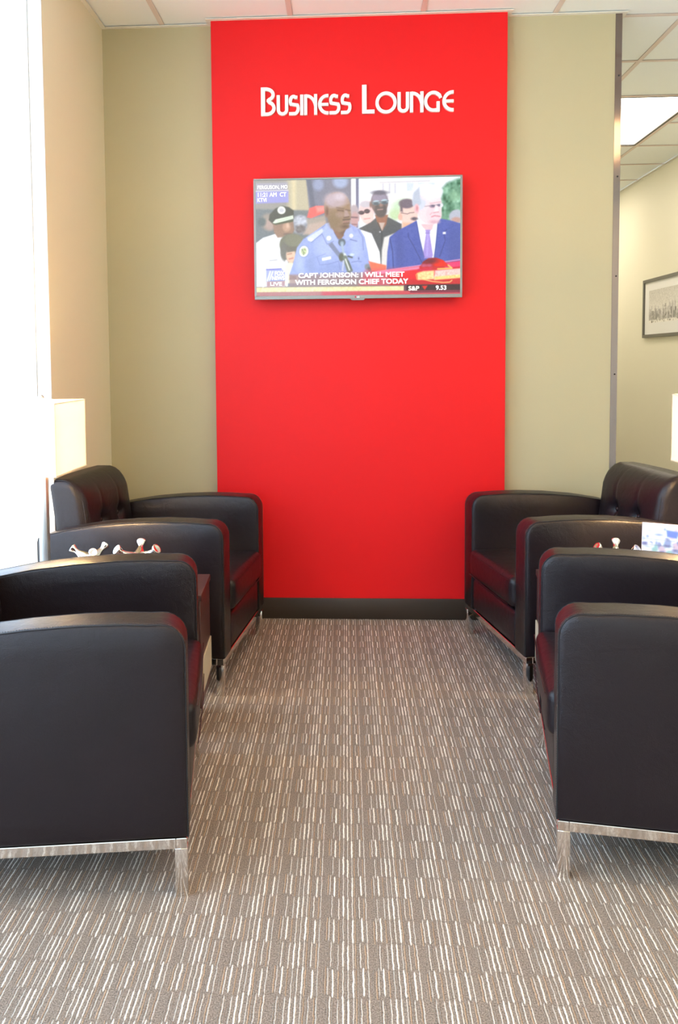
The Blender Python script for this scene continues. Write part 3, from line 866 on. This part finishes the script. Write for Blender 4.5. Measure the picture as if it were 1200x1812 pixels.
    Ln([(976, 356), (972, 470)], 8, (186, 170, 236), 4, .7); Ln([(962, 350), (988, 350)], 3, (120, 104, 180), 1)
    Ln([(914, 288), (932, 380), (956, 480)], 4, (60, 72, 140), 1.5); Ln([(1030, 290), (1022, 400), (1010, 480)], 4, (60, 72, 140), 1.5)
    Ln([(870, 348), (872, 372), (900, 420), (944, 508)], 4, (54, 62, 128), 1.5); Ln([(1078, 330), (1062, 352), (1070, 390), (1040, 476)], 4, (54, 62, 128), 1.5)
    Ln([(772, 380), (786, 450), (790, 540)], 5, (54, 62, 124), 2)
    Pp([(1056, 345), (1072, 343), (1073, 355), (1057, 356)], (240, 240, 246), 1)
    E(982, 205, 68, 96, (244, 214, 220), 2)
    E(1008, 250, 42, 46, (240, 205, 214), 4); E(930, 170, 38, 58, (206, 212, 230), 4); E(972, 118, 76, 34, (236, 240, 250), 4, rot=4)
    Pp([(900, 130), (930, 100), (940, 190), (918, 218), (894, 196)], (182, 190, 208), 4); E(988, 150, 46, 26, (248, 226, 230), 8); E(1030, 128, 26, 28, (232, 236, 246), 6)
    E(916, 218, 14, 26, (238, 184, 190), 2); E(918, 216, 6, 14, (206, 140, 150), 2)
    Ln([(960, 206), (1058, 192)], 4, (150, 152, 166), 1); E(1000, 205, 16, 9, (150, 130, 150), 2); E(1004, 203, 9, 5, (98, 90, 112), 1.5); E(1036, 200, 12, 7, (120, 110, 134), 2); E(1050, 200, 8, 10, (226, 232, 240), 1.5)
    Ln([(990, 190), (1046, 182)], 4, (196, 160, 172), 2); Pp([(1016, 204), (1028, 204), (1036, 234), (1006, 238)], (250, 224, 228), 3); Ln([(1006, 240), (1034, 236)], 4, (190, 130, 144), 1.5)
    Ln([(996, 262), (1012, 256), (1040, 260)], 5, (200, 120, 136), 1.5); Ln([(988, 250), (998, 240)], 3, (206, 150, 164), 1.5); E(1010, 290, 26, 10, (214, 172, 186), 5)
    # officer in white shirt and cap, left
    Pp([(42, 400), (80, 372), (150, 350), (195, 365), (215, 430), (215, 560), (198, 645), (42, 645)], (246, 248, 255), 2)
    Ln([(60, 430), (90, 560), (92, 640)], 16, (214, 220, 246), 8, .7); Ln([(96, 500), (104, 600)], 6, (196, 200, 236), 4, .8)
    Ln([(116, 496), (156, 492)], 5, (158, 158, 166), 1.5)
    Pp([(134, 290), (246, 280), (252, 330), (238, 362), (160, 372), (140, 340)], (148, 116, 96), 3); E(210, 315, 22, 24, (190, 150, 124), 5); Ln([(196, 352), (232, 350)], 5, (104, 84, 80), 2)
    E(216, 306, 8, 14, (214, 176, 150), 3)
    Pp([(112, 275), (118, 245), (150, 212), (186, 198), (225, 206), (250, 225), (250, 268), (170, 292), (134, 296)], (72, 72, 62), 2)
    Pp([(134, 290), (150, 272), (246, 250), (248, 268), (150, 296)], (222, 236, 214), 1.5); Ln([(160, 282), (236, 262)], 3, (150, 170, 140), 1.2, .7); Pp([(136, 296), (248, 272), (246, 284), (150, 302)], (80, 84, 62), 2)
    E(183, 222, 22, 21, (240, 244, 238), 1.5); E(183, 222, 13, 12, (196, 196, 204), 2)
    # woman with dark hair in front
    Pp([(196, 520), (236, 500), (270, 540), (270, 620), (196, 620)], (240, 238, 206), 3)
    E(232, 410, 62, 60, (112, 110, 92), 3); E(200, 450, 26, 50, (110, 106, 96), 4); E(250, 385, 50, 34, (124, 122, 100), 5)
    E(232, 468, 26, 42, (226, 188, 160), 3); Pp([(204, 420), (262, 420), (258, 444), (212, 452)], (106, 100, 86), 3); Ln([(214, 462), (236, 458)], 4, (150, 100, 80), 1.5); Ln([(222, 488), (244, 482)], 5, (190, 110, 100), 1.5); E(206, 500, 4, 8, (250, 240, 240), 1)
    # main speaker, light blue uniform
    sh = cv.mask([(222, 575), (248, 500), (266, 425), (302, 378), (360, 340), (424, 296), (560, 300), (612, 330), (636, 370), (652, 450), (666, 540), (664, 580), (222, 580)], 1.5)
    cv.mix(sh, (150, 166, 224)); cv.noise(.015, 8, sh)
    E(430, 420, 60, 60, (172, 186, 240), 24, al=.8, clip=sh); E(590, 430, 34, 70, (170, 186, 240), 18, al=.8, clip=sh); E(340, 520, 26, 60, (132, 146, 196), 16, al=.7, clip=sh); E(280, 500, 20, 60, (172, 186, 244), 12, al=.7, clip=sh)
    E(460, 545, 90, 30, (126, 140, 192), 16, al=.5, clip=sh)
    Ln([(302, 378), (370, 345), (424, 300)], 3, (110, 124, 176), 1.5); Pp([(318, 372), (402, 322), (414, 338), (344, 396)], (206, 216, 250), 3); Ln([(344, 398), (412, 344)], 3, (112, 124, 170), 1.2)
    E(340, 382, 14, 8, (244, 246, 250), 2)
    Pp([(226, 575), (262, 580), (262, 600), (222, 600)], (130, 104, 84), 3)
    E(303, 446, 28, 33, (120, 134, 176), 1.5, rot=12); E(303, 446, 25, 30, (238, 244, 238), 1.5, rot=12); E(304, 446, 15, 20, (188, 202, 150), 2, rot=12); cv.noise(.12, 3, cv.mask([(290, 426), (318, 426), (318, 468), (290, 468)], 3)); Ln([(292, 434), (304, 452), (300, 466)], 3, (84, 96, 76), 1)
    # neck, collar
    Pp([(438, 285), (548, 285), (540, 330), (505, 385), (484, 376), (452, 320)], (134, 98, 80), 2); E(515, 330, 20, 30, (92, 72, 62), 6, al=.7)
    Pp([(424, 296), (446, 288), (470, 345), (492, 388), (462, 392), (430, 408), (404, 352)], (164, 180, 236), 1.5); Pp([(548, 300), (566, 318), (592, 390), (560, 382), (532, 394), (522, 352)], (160, 176, 234), 1.5)
    Ln([(470, 345), (494, 386)], 3, (96, 106, 150), 1.2); Ln([(404, 352), (430, 408), (466, 392)], 3, (108, 120, 172), 1.2); Ln([(592, 392), (556, 382)], 4, (96, 108, 156), 1.2)
    E(440, 375, 12, 12, (250, 250, 252), 2); E(562, 362, 10, 10, (246, 246, 250), 2)
    Ln([(600, 330), (624, 372), (628, 440)], 3, (112, 124, 178), 1.5)
    Pp([(436, 410), (458, 396), (500, 455), (512, 500), (492, 480)], (120, 128, 158), 2)
    Ln([(376, 480), (390, 520), (440, 516), (492, 500), (502, 548)], 3, (118, 130, 186), 1.5); Ln([(372, 478), (420, 460)], 2, (120, 132, 186), 1)
    Ln([(564, 506), (600, 500), (616, 504)], 3, (104, 116, 170), 1.5); E(602, 486, 3, 7, (90, 100, 150), 1)
    Pp([(402, 484), (450, 474), (452, 488), (404, 498)], (250, 246, 226), 1)
    # head
    hd = E(486, 205, 72, 80, (148, 124, 114), 2); Pp([(420, 220), (452, 320), (500, 345), (548, 320), (562, 250), (552, 190)], (138, 112, 92), 3)
    E(478, 168, 62, 42, (172, 156, 166), 10, al=.9); E(500, 150, 30, 20, (200, 188, 206), 9, al=.8); E(452, 165, 26, 26, (186, 172, 190), 9, al=.5); E(470, 275, 34, 46, (124, 104, 80), 12, al=.8)
    E(430, 232, 13, 30, (132, 100, 86), 2); E(432, 232, 6, 17, (92, 68, 58), 3)
    Ln([(490, 224), (520, 228)], 7, (84, 64, 58), 3); Ln([(534, 222), (556, 226)], 6, (78, 58, 54), 2.5); Ln([(484, 210), (522, 216)], 5, (96, 76, 68), 3); E(500, 248, 22, 14, (150, 124, 120), 6, al=.7)
    Pp([(526, 225), (540, 225), (554, 256), (524, 262)], (158, 134, 134), 3); Ln([(524, 264), (550, 260)], 6, (84, 62, 58), 2)
    Ln([(518, 276), (556, 272)], 6, (66, 50, 50), 2); Ln([(520, 288), (552, 284)], 6, (150, 108, 108), 2); Ln([(520, 296), (550, 293)], 5, (92, 66, 62), 2); E(530, 312, 22, 10, (96, 74, 64), 5)
    Pp([(550, 180), (575, 180), (575, 300), (558, 290), (558, 235)], (168, 158, 168), 2, al=0)
    # microphones
    E(511, 398, 20, 21, (86, 98, 112), 2); E(512, 404, 10, 12, (150, 170, 190), 3); Ln([(512, 412), (522, 470)], 13, (164, 182, 206), 2)
    E(524, 470, 11, 13, (222, 230, 232), 2); E(508, 478, 14, 24, (92, 94, 80), 3); Ln([(528, 482), (550, 552)], 26, (110, 120, 110), 3); Ln([(530, 490), (552, 548)], 7, (226, 232, 226), 1.5)
    Ln([(546, 474), (566, 480)], 9, (80, 88, 90), 2); E(566, 465, 12, 7, (206, 222, 240), 2); Ln([(520, 500), (514, 550)], 8, (190, 196, 216), 2); Ln([(545, 500), (566, 552)], 8, (92, 100, 98), 2)
    E(656, 536, 24, 18, (128, 136, 146), 3, rot=40); E(662, 544, 14, 10, (90, 94, 96), 3, rot=40)
    Pp([(656, 500), (752, 524), (750, 556), (672, 556)], (250, 112, 84), 3)
    # lower third
    Pp([(222, 572), (860, 556), (860, 640), (222, 650)], (150, 118, 118), 5, al=.75)
    Pp([(640, 552), (860, 540), (870, 640), (600, 645)], (206, 74, 92), 14, al=.8)
    Pp([(760, 548), (1160, 500), (1160, 640), (770, 640)], (196, 26, 40), 2); Pp([(800, 560), (930, 540), (930, 600), (860, 600)], (232, 24, 40), 6)
    Ln([(690, 560), (930, 525), (1160, 492)], 5, (236, 150, 190), 1.5); Pp([(690, 562), (930, 530), (930, 545), (700, 572)], (244, 130, 168), 3); Pp([(1060, 512), (1160, 500), (1160, 530), (1070, 540)], (230, 52, 110), 3)
    g = cv.mask([(935, 530), (950, 505), (980, 486), (1020, 483), (1060, 498), (1090, 530)], 2)
    cv.mix(g, (150, 22, 34)); E(1045, 515, 40, 30, (240, 30, 16), 8, clip=g); E(990, 500, 40, 14, (112, 22, 40), 8, clip=g); E(955, 525, 16, 8, (200, 100, 150), 4, al=.7); E(985, 525, 14, 8, (200, 100, 150), 4, al=.7)
    Pp([(920, 545), (1000, 534), (1000, 552), (920, 556)], (206, 30, 66), 2)
    Pp([(918, 566), (950, 556), (1010, 552), (1010, 600), (922, 604)], (248, 214, 150), 3); Pp([(1014, 552), (1160, 540), (1160, 590), (1010, 602)], (250, 196, 190), 3)
    Pp([(1014, 586), (1160, 574), (1160, 592), (1012, 604)], (252, 214, 130), 3); Ln([(918, 600), (912, 575), (935, 562)], 4, (255, 190, 90), 1.5)
    cv.noise(.07, 3, cv.mask([(930, 562), (1140, 552), (1140, 590), (930, 598)], 2))
    Ln([(1030, 544), (1106, 540), (1086, 524)], 7, (255, 214, 110), 2); Ln([(950, 600), (1000, 612), (1060, 618), (1094, 616), (1106, 606)], 5, (255, 216, 130), 1.5)
    Ln([(920, 590), (1000, 606), (940, 640)], 1, (150, 80, 20), 2, 0)
    # ticker
    Pp([(30, 640), (1160, 628), (1160, 700), (30, 700)], (132, 116, 108), 1.5)
    Pp([(30, 668), (1160, 655), (1160, 700), (30, 700)], (176, 112, 112), 4); Pp([(400, 664), (1160, 655), (1160, 700), (400, 700)], (206, 60, 78), 10, al=.8)
    tk = Pp([(30, 644), (845, 637), (845, 661), (30, 669)], (238, 226, 168), 1.5); cv.noise(.04, 4, tk)
    Pp([(850, 630), (1160, 626), (1160, 660), (850, 662)], (52, 30, 40), 1.5); Ln([(858, 634), (856, 658)], 2, (190, 150, 180), 1); Pp([(880, 662), (1160, 660), (1160, 672), (880, 674)], (120, 34, 62), 2)
    Pp([(944, 636), (975, 635), (960, 658)], (226, 44, 40), 1.5)
    # clock block, channel badge
    Pp([(46, 76), (218, 72), (218, 118), (46, 122)], (170, 168, 196), 4, al=.6); Pp([(42, 121), (222, 118), (222, 180), (42, 186)], (150, 150, 232), 3, al=.8); Ln([(44, 119), (220, 115)], 3, (246, 246, 255), 1)
    Pp([(96, 543), (180, 540), (200, 560), (198, 606), (96, 610)], (150, 158, 224), 2, al=.85); Ln([(98, 545), (178, 541)], 6, (104, 100, 190), 1.5); Ln([(100, 607), (196, 603)], 5, (96, 130, 190), 1.5)
    Pp([(98, 610), (198, 606), (198, 636), (98, 640)], (164, 120, 126), 2, al=.85); Ln([(118, 556), (102, 606)], 7, (246, 246, 255), 1.5); Ln([(132, 556), (114, 604)], 6, (246, 246, 255), 1.5); Ln([(80, 610), (78, 636)], 12, (244, 246, 255), 2); Ln([(208, 580), (208, 632)], 12, (250, 246, 246), 2)
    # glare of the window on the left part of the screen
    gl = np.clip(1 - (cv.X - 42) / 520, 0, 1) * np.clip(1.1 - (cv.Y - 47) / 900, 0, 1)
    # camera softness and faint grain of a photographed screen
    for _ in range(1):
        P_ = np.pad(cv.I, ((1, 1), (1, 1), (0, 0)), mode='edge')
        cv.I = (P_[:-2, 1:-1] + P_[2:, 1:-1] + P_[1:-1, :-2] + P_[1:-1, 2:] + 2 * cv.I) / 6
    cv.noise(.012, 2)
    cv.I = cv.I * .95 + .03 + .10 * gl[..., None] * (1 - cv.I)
    return cv
cvt = paint_tv()
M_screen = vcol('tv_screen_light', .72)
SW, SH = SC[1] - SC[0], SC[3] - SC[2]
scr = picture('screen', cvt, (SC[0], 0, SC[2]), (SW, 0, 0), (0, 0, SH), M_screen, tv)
M_cap = emit('caption_white', (1, 1, 1), .85); M_cap2 = emit('caption_cream', (1, .97, .80), .8)
def sx_(px): return SC[0] + (px - 42) / 1108 * SW
def sz_(px, py): return SC[3] - (py - (63 - 15.5 * (px - 42) / 1108)) / (631 - 2 * (px - 42) / 1108) * SH
def cap(s, xa, xb, yt, yb, m=M_cap, bold=.02):
    xm = (xa + xb) / 2
    flat_text('caption', s, sx_(xa), sx_(xb), sz_(xm, yb), sz_(xm, yt), -.0008, m, scr, bold)
cap('CAPT JOHNSON: I WILL MEET', 272, 850, 562, 589); cap('WITH FERGUSON CHIEF TODAY', 254, 870, 599, 627)
cap('FERGUSON, MO', 53, 217, 88, 108, bold=.012); cap('11:21 AM  CT', 55, 210, 127, 150, bold=.012); cap('KTVI', 52, 102, 157, 178, bold=.012)
cap('FOX', 142, 196, 556, 580); cap('NEWS', 128, 196, 583, 605); cap('LIVE', 117, 182, 616, 636)
cap('S&P', 871, 930, 636, 660, M_cap2); cap('9.53', 1019, 1076, 632, 656, bold=.015)

# ------------------------------------------------------------------ raised letter sign
sign = empty('wall_sign', (.06, YR, 2.387), 0, label='raised ivory lettering reading BUSINESS LOUNGE above the television on red', cat='sign')
def stroke(bm, pts, wd, closed=False, y0=-.014, y1=0):
    """ribbon of width wd along 2D pts, extruded in y"""
    n = len(pts); Lf, Rt = [], []
    for i, p in enumerate(pts):
        p = Vector(p)
        a = Vector(pts[i - 1]) if (i > 0 or closed) else None
        b = Vector(pts[(i + 1) % n]) if (i < n - 1 or closed) else None
        d1 = (p - a).normalized() if a is not None else (b - p).normalized()
        d2 = (b - p).normalized() if b is not None else d1
        n1 = Vector((-d1.y, d1.x)); n2 = Vector((-d2.y, d2.x)); m = n1 + n2
        m = m / max(.4, m.length_squared / 2)
        Lf.append(p + m * wd / 2); Rt.append(p - m * wd / 2)
    vv = []
    for l, r in zip(Lf, Rt):
        vv.append([bm.verts.new((l.x, y0, l.y)), bm.verts.new((r.x, y0, r.y)), bm.verts.new((r.x, y1, r.y)), bm.verts.new((l.x, y1, l.y))])
    rngi = range(n if closed else n - 1)
    for i in rngi:
        A_, B_ = vv[i], vv[(i + 1) % n]
        for q in range(4):
            bm.faces.new((A_[q], A_[(q + 1) % 4], B_[(q + 1) % 4], B_[q]))
    if not closed:
        bm.faces.new(vv[0]); bm.faces.new(vv[-1])
def arc(cx_, cz, rx, rz_, a0, a1, n=18):
    return [(cx_ + rx * math.cos(math.radians(a0 + (a1 - a0) * i / n)), cz + rz_ * math.sin(math.radians(a0 + (a1 - a0) * i / n))) for i in range(n + 1)]
def letter(ch, x0, x1, H_, wd):
    bm = bmesh.new(); h = wd / 2; W_ = x1 - x0; ox_ = sign.location.x
    X0, X1 = x0 - ox_, x1 - ox_; w_ = wd
    cnt = [0]
    def st(pts, ww=w_, closed=False):
        cnt[0] += 1; stroke(bm, pts, ww, closed, y0=-.014 + cnt[0] * .0005)
    if ch == 'I': st([((X0 + X1) / 2, 0), ((X0 + X1) / 2, H_)], W_)
    elif ch == 'L': st([(X0 + w_ * .62, 0), (X0 + w_ * .62, H_)], w_ * 1.24); st([(X0 + w_, h), (X1, h)], w_)
    elif ch == 'U':
        r = (W_ - w_) / 2; st([(X0 + h, H_)] + arc((X0 + X1) / 2, r + h, r, r, 180, 360) + [(X1 - h, H_)])
    elif ch == 'O': st(arc((X0 + X1) / 2, H_ / 2 - .001, (W_ - w_) / 2, (H_ + .003 - w_) / 2, 0, 350, 35), w_, True)
    elif ch == 'N':
        st([(X0 + h, 0), (X0 + h, H_)]); st([(X1 - h, 0), (X1 - h, H_ + .001)])
        st([(X0 + h, H_ - h * .7)] + arc(X0 + w_, H_ * .30, W_ - w_ * 1.5, H_ * .70 - h * .9, 82, 0, 14) + [(X1 - h, H_ * .22)], w_ * .92)
    elif ch == 'E':
        st([(X1, H_ - h)] + arc(X0 + W_ * .92 , H_ / 2, W_ * .92 - h, H_ / 2 - h, 92, 268, 22) + [(X1, h)]); st([(X0 + h, H_ / 2), (X1, H_ / 2)], w_ * .9)
    elif ch == 'G':
        cxg = X0 + W_ * .54; rx = W_ * .54 - h; rz_ = H_ / 2 - h
        st(arc(cxg, H_ / 2, rx, rz_, 38, 285, 26) + [(X0 + W_ * .82 , h), (X0 + W_ * .82, h)][:1]); st([(X0 + W_ * .80, 0.0015), (X0 + W_ * .80, H_ * .5)])
        st([(X0 + W_ * .60, h), (X0 + W_ * .86, h)])
        st([(cxg + rx * .70, H_ * .86 - h * .2), (X1 - h * .55, H_ * .66)], w_ * .9)
    elif ch == 'S':
        # upper bowl opens right, long diagonal, lower bowl opens left
        rz_ = H_ * .235; r1 = W_ * .30
        up = arc(X0 + W_ * .44, H_ - h - rz_, W_ * .44 - h, rz_, 55, 215, 16)
        lo = arc(X0 + W_ * .52, h + rz_ * 1.12, W_ * .48 - h, rz_ * 1.12, 35, -90, 16)
        st([(X0 + W_ * .80, H_ - h * 1.6)] + up + lo + [(X0 + W_ * .02, h)])
    elif ch == 'B':
        st([(X0 + w_ * .62, 0), (X0 + w_ * .62, H_)], w_ * 1.24)
        st([(X0 + w_, H_ - h)] + arc(X0 + W_ * .34, H_ * .745, W_ * .52 - h * .2, H_ * .255 - h, 90, -62, 16) + [(X0 + W_ * .46, H_ * .52)])
        st([(X0 + W_ * .46, H_ * .56)] + arc(X0 + W_ * .42, H_ * .275, W_ * .58 - h, H_ * .275 - h, 68, -90, 16) + [(X0 + w_, h)])
    o = bm_obj('letter', bm, M_letter, sign)
    # stand-off pins
    return o
BIG, SM = .130, .093
spec = [('B', -.386, -.318, BIG, .0155), ('U', -.3125, -.2590, SM, .0148), ('S', -.2565, -.2055, SM, .0145), ('I', -.2030, -.1885, SM, .0145), ('N', -.1850, -.1240, SM, .0145),
        ('E', -.1200, -.0715, SM, .0145), ('S', -.0685, -.0165, SM, .0145), ('S', -.0150, .0350, SM, .0145),
        ('L', .0840, .1415, BIG, .0170), ('O', .1460, .2440, SM + .004, .0148), ('U', .2475, .3010, SM, .0148), ('N', .3045, .3670, SM, .0148), ('G', .3690, .4505, SM + .002, .0148), ('E', .4535, .5050, SM + .002, .0148)]
for ch, a, b, H_, wd in spec: letter(ch, a, b, H_, wd)
# ------------------------------------------------------------------ framed skyline picture in the hall
fp = empty('framed_picture', (XR, 7.0, 1.42), 0, label='black framed black and white city skyline print on the hall wall', cat='picture')
fy0, fy1, fh = 6.46 - 7.0, 7.516 - 7.0, .50
bm = bmesh.new(); t_ = .026
add_box(bm, (-.025, fy0, 0), (-.001, fy1, t_)); add_box(bm, (-.025, fy0, fh - t_), (-.001, fy1, fh))
add_box(bm, (-.025, fy0, t_), (-.001, fy0 + t_, fh - t_)); add_box(bm, (-.025, fy1 - t_, t_), (-.001, fy1, fh - t_))
bm_obj('frame', bm, M_frame, fp)
box('mat_board', (-.012, fy0 + t_, t_), (-.001, fy1 - t_, fh - t_), M_mat, fp)
def paint_city():
    cv = Canvas(300, 110, 0, 0, 300, 110)
    g = np.linspace(205, 240, 110)[:, None] / 255; cv.I[:] = (np.ones((110, 300)) * g)[..., None]
    for lay in range(3):
        for i in range(60):
            x = rng.uniform(-5, 300); wd = rng.uniform(4, 13); top = 95 - rng.uniform(10, 62 - lay * 12) * (1 - .35 * abs(x - 190) / 190)
            c = int(rng.uniform(120 + 30 * (2 - lay), 215)); cv.poly([(x, top), (x + wd, top), (x + wd, 100), (x, 100)], (c, c, c + 4), .6)
    for i in range(90):
        x, y = rng.uniform(0, 300), rng.uniform(82, 108); c = int(rng.uniform(110, 240)); cv.ell(x, y, rng.uniform(2, 7), rng.uniform(1, 4), (c, c, c), 1)
    cv.noise(.05, 2); return cv
picture('print', paint_city(), (-.0130, fy1 - .126, .123), (0, -(fy1 - fy0 - .252), 0), (0, 0, .278), vcol('city_print', 0, .4), fp)

# ------------------------------------------------------------------ tent card on the right table
tc_ = empty('tent_card', (1.056, 2.82, .4854), math.radians(-26), label='folded colourful brochure card standing on the right side table', cat='brochure')
def paint_card():
    cv = Canvas(70, 110, 0, 0, 70, 110); cv.I[:] = np.array((236, 240, 246)) / 255
    for i in range(70):
        x, y = rng.uniform(0, 70), rng.uniform(8, 66); c = [(150, 160, 200), (190, 200, 215), (250, 250, 255), (160, 200, 200), (120, 120, 170), (215, 190, 205)][rng.integers(6)]
        cv.ell(x, y, rng.uniform(2, 7), rng.uniform(1.5, 5), c, 1)
    cv.poly([(44, 10), (66, 12), (64, 24), (46, 22)], (110, 130, 205), 1); cv.poly([(0, 60), (30, 62), (45, 72), (70, 74), (70, 110), (0, 110)], (236, 110, 140), 1.5); cv.poly([(38, 62), (70, 60), (70, 72), (50, 72)], (170, 222, 214), 2)
    for y in (28, 38, 50): cv.line([(4, y), (60, y + 1)], 1.2, (120, 124, 150), .6, .6)
    return cv
M_cardp = vcol('card_print', 0, .45); M_card = simple('card_stock_pink', (.80, .66, .70), .6)
W2, HT, DP = .060, .206, .036
for sgn, nm in ((-1, 'front_panel'), (1, 'rear_panel')):
    V = [(-W2, sgn * DP, 0), (W2, sgn * DP, 0), (W2, 0, HT), (-W2, 0, HT), (-W2, sgn * (DP - .0012), 0), (W2, sgn * (DP - .0012), 0), (W2, 0 - sgn * .0012, HT - .001), (-W2, 0 - sgn * .0012, HT - .001)]
    mesh_obj(nm, V, [(0, 1, 2, 3), (7, 6, 5, 4), (0, 4, 5, 1), (1, 5, 6, 2), (2, 6, 7, 3), (3, 7, 4, 0)], M_card, tc_)
picture('print', paint_card(), (-W2 + .001, -DP - .0006, .001), (2 * W2 - .002, 0, 0), (0, DP - .0002, HT - .002), M_cardp, tc_)
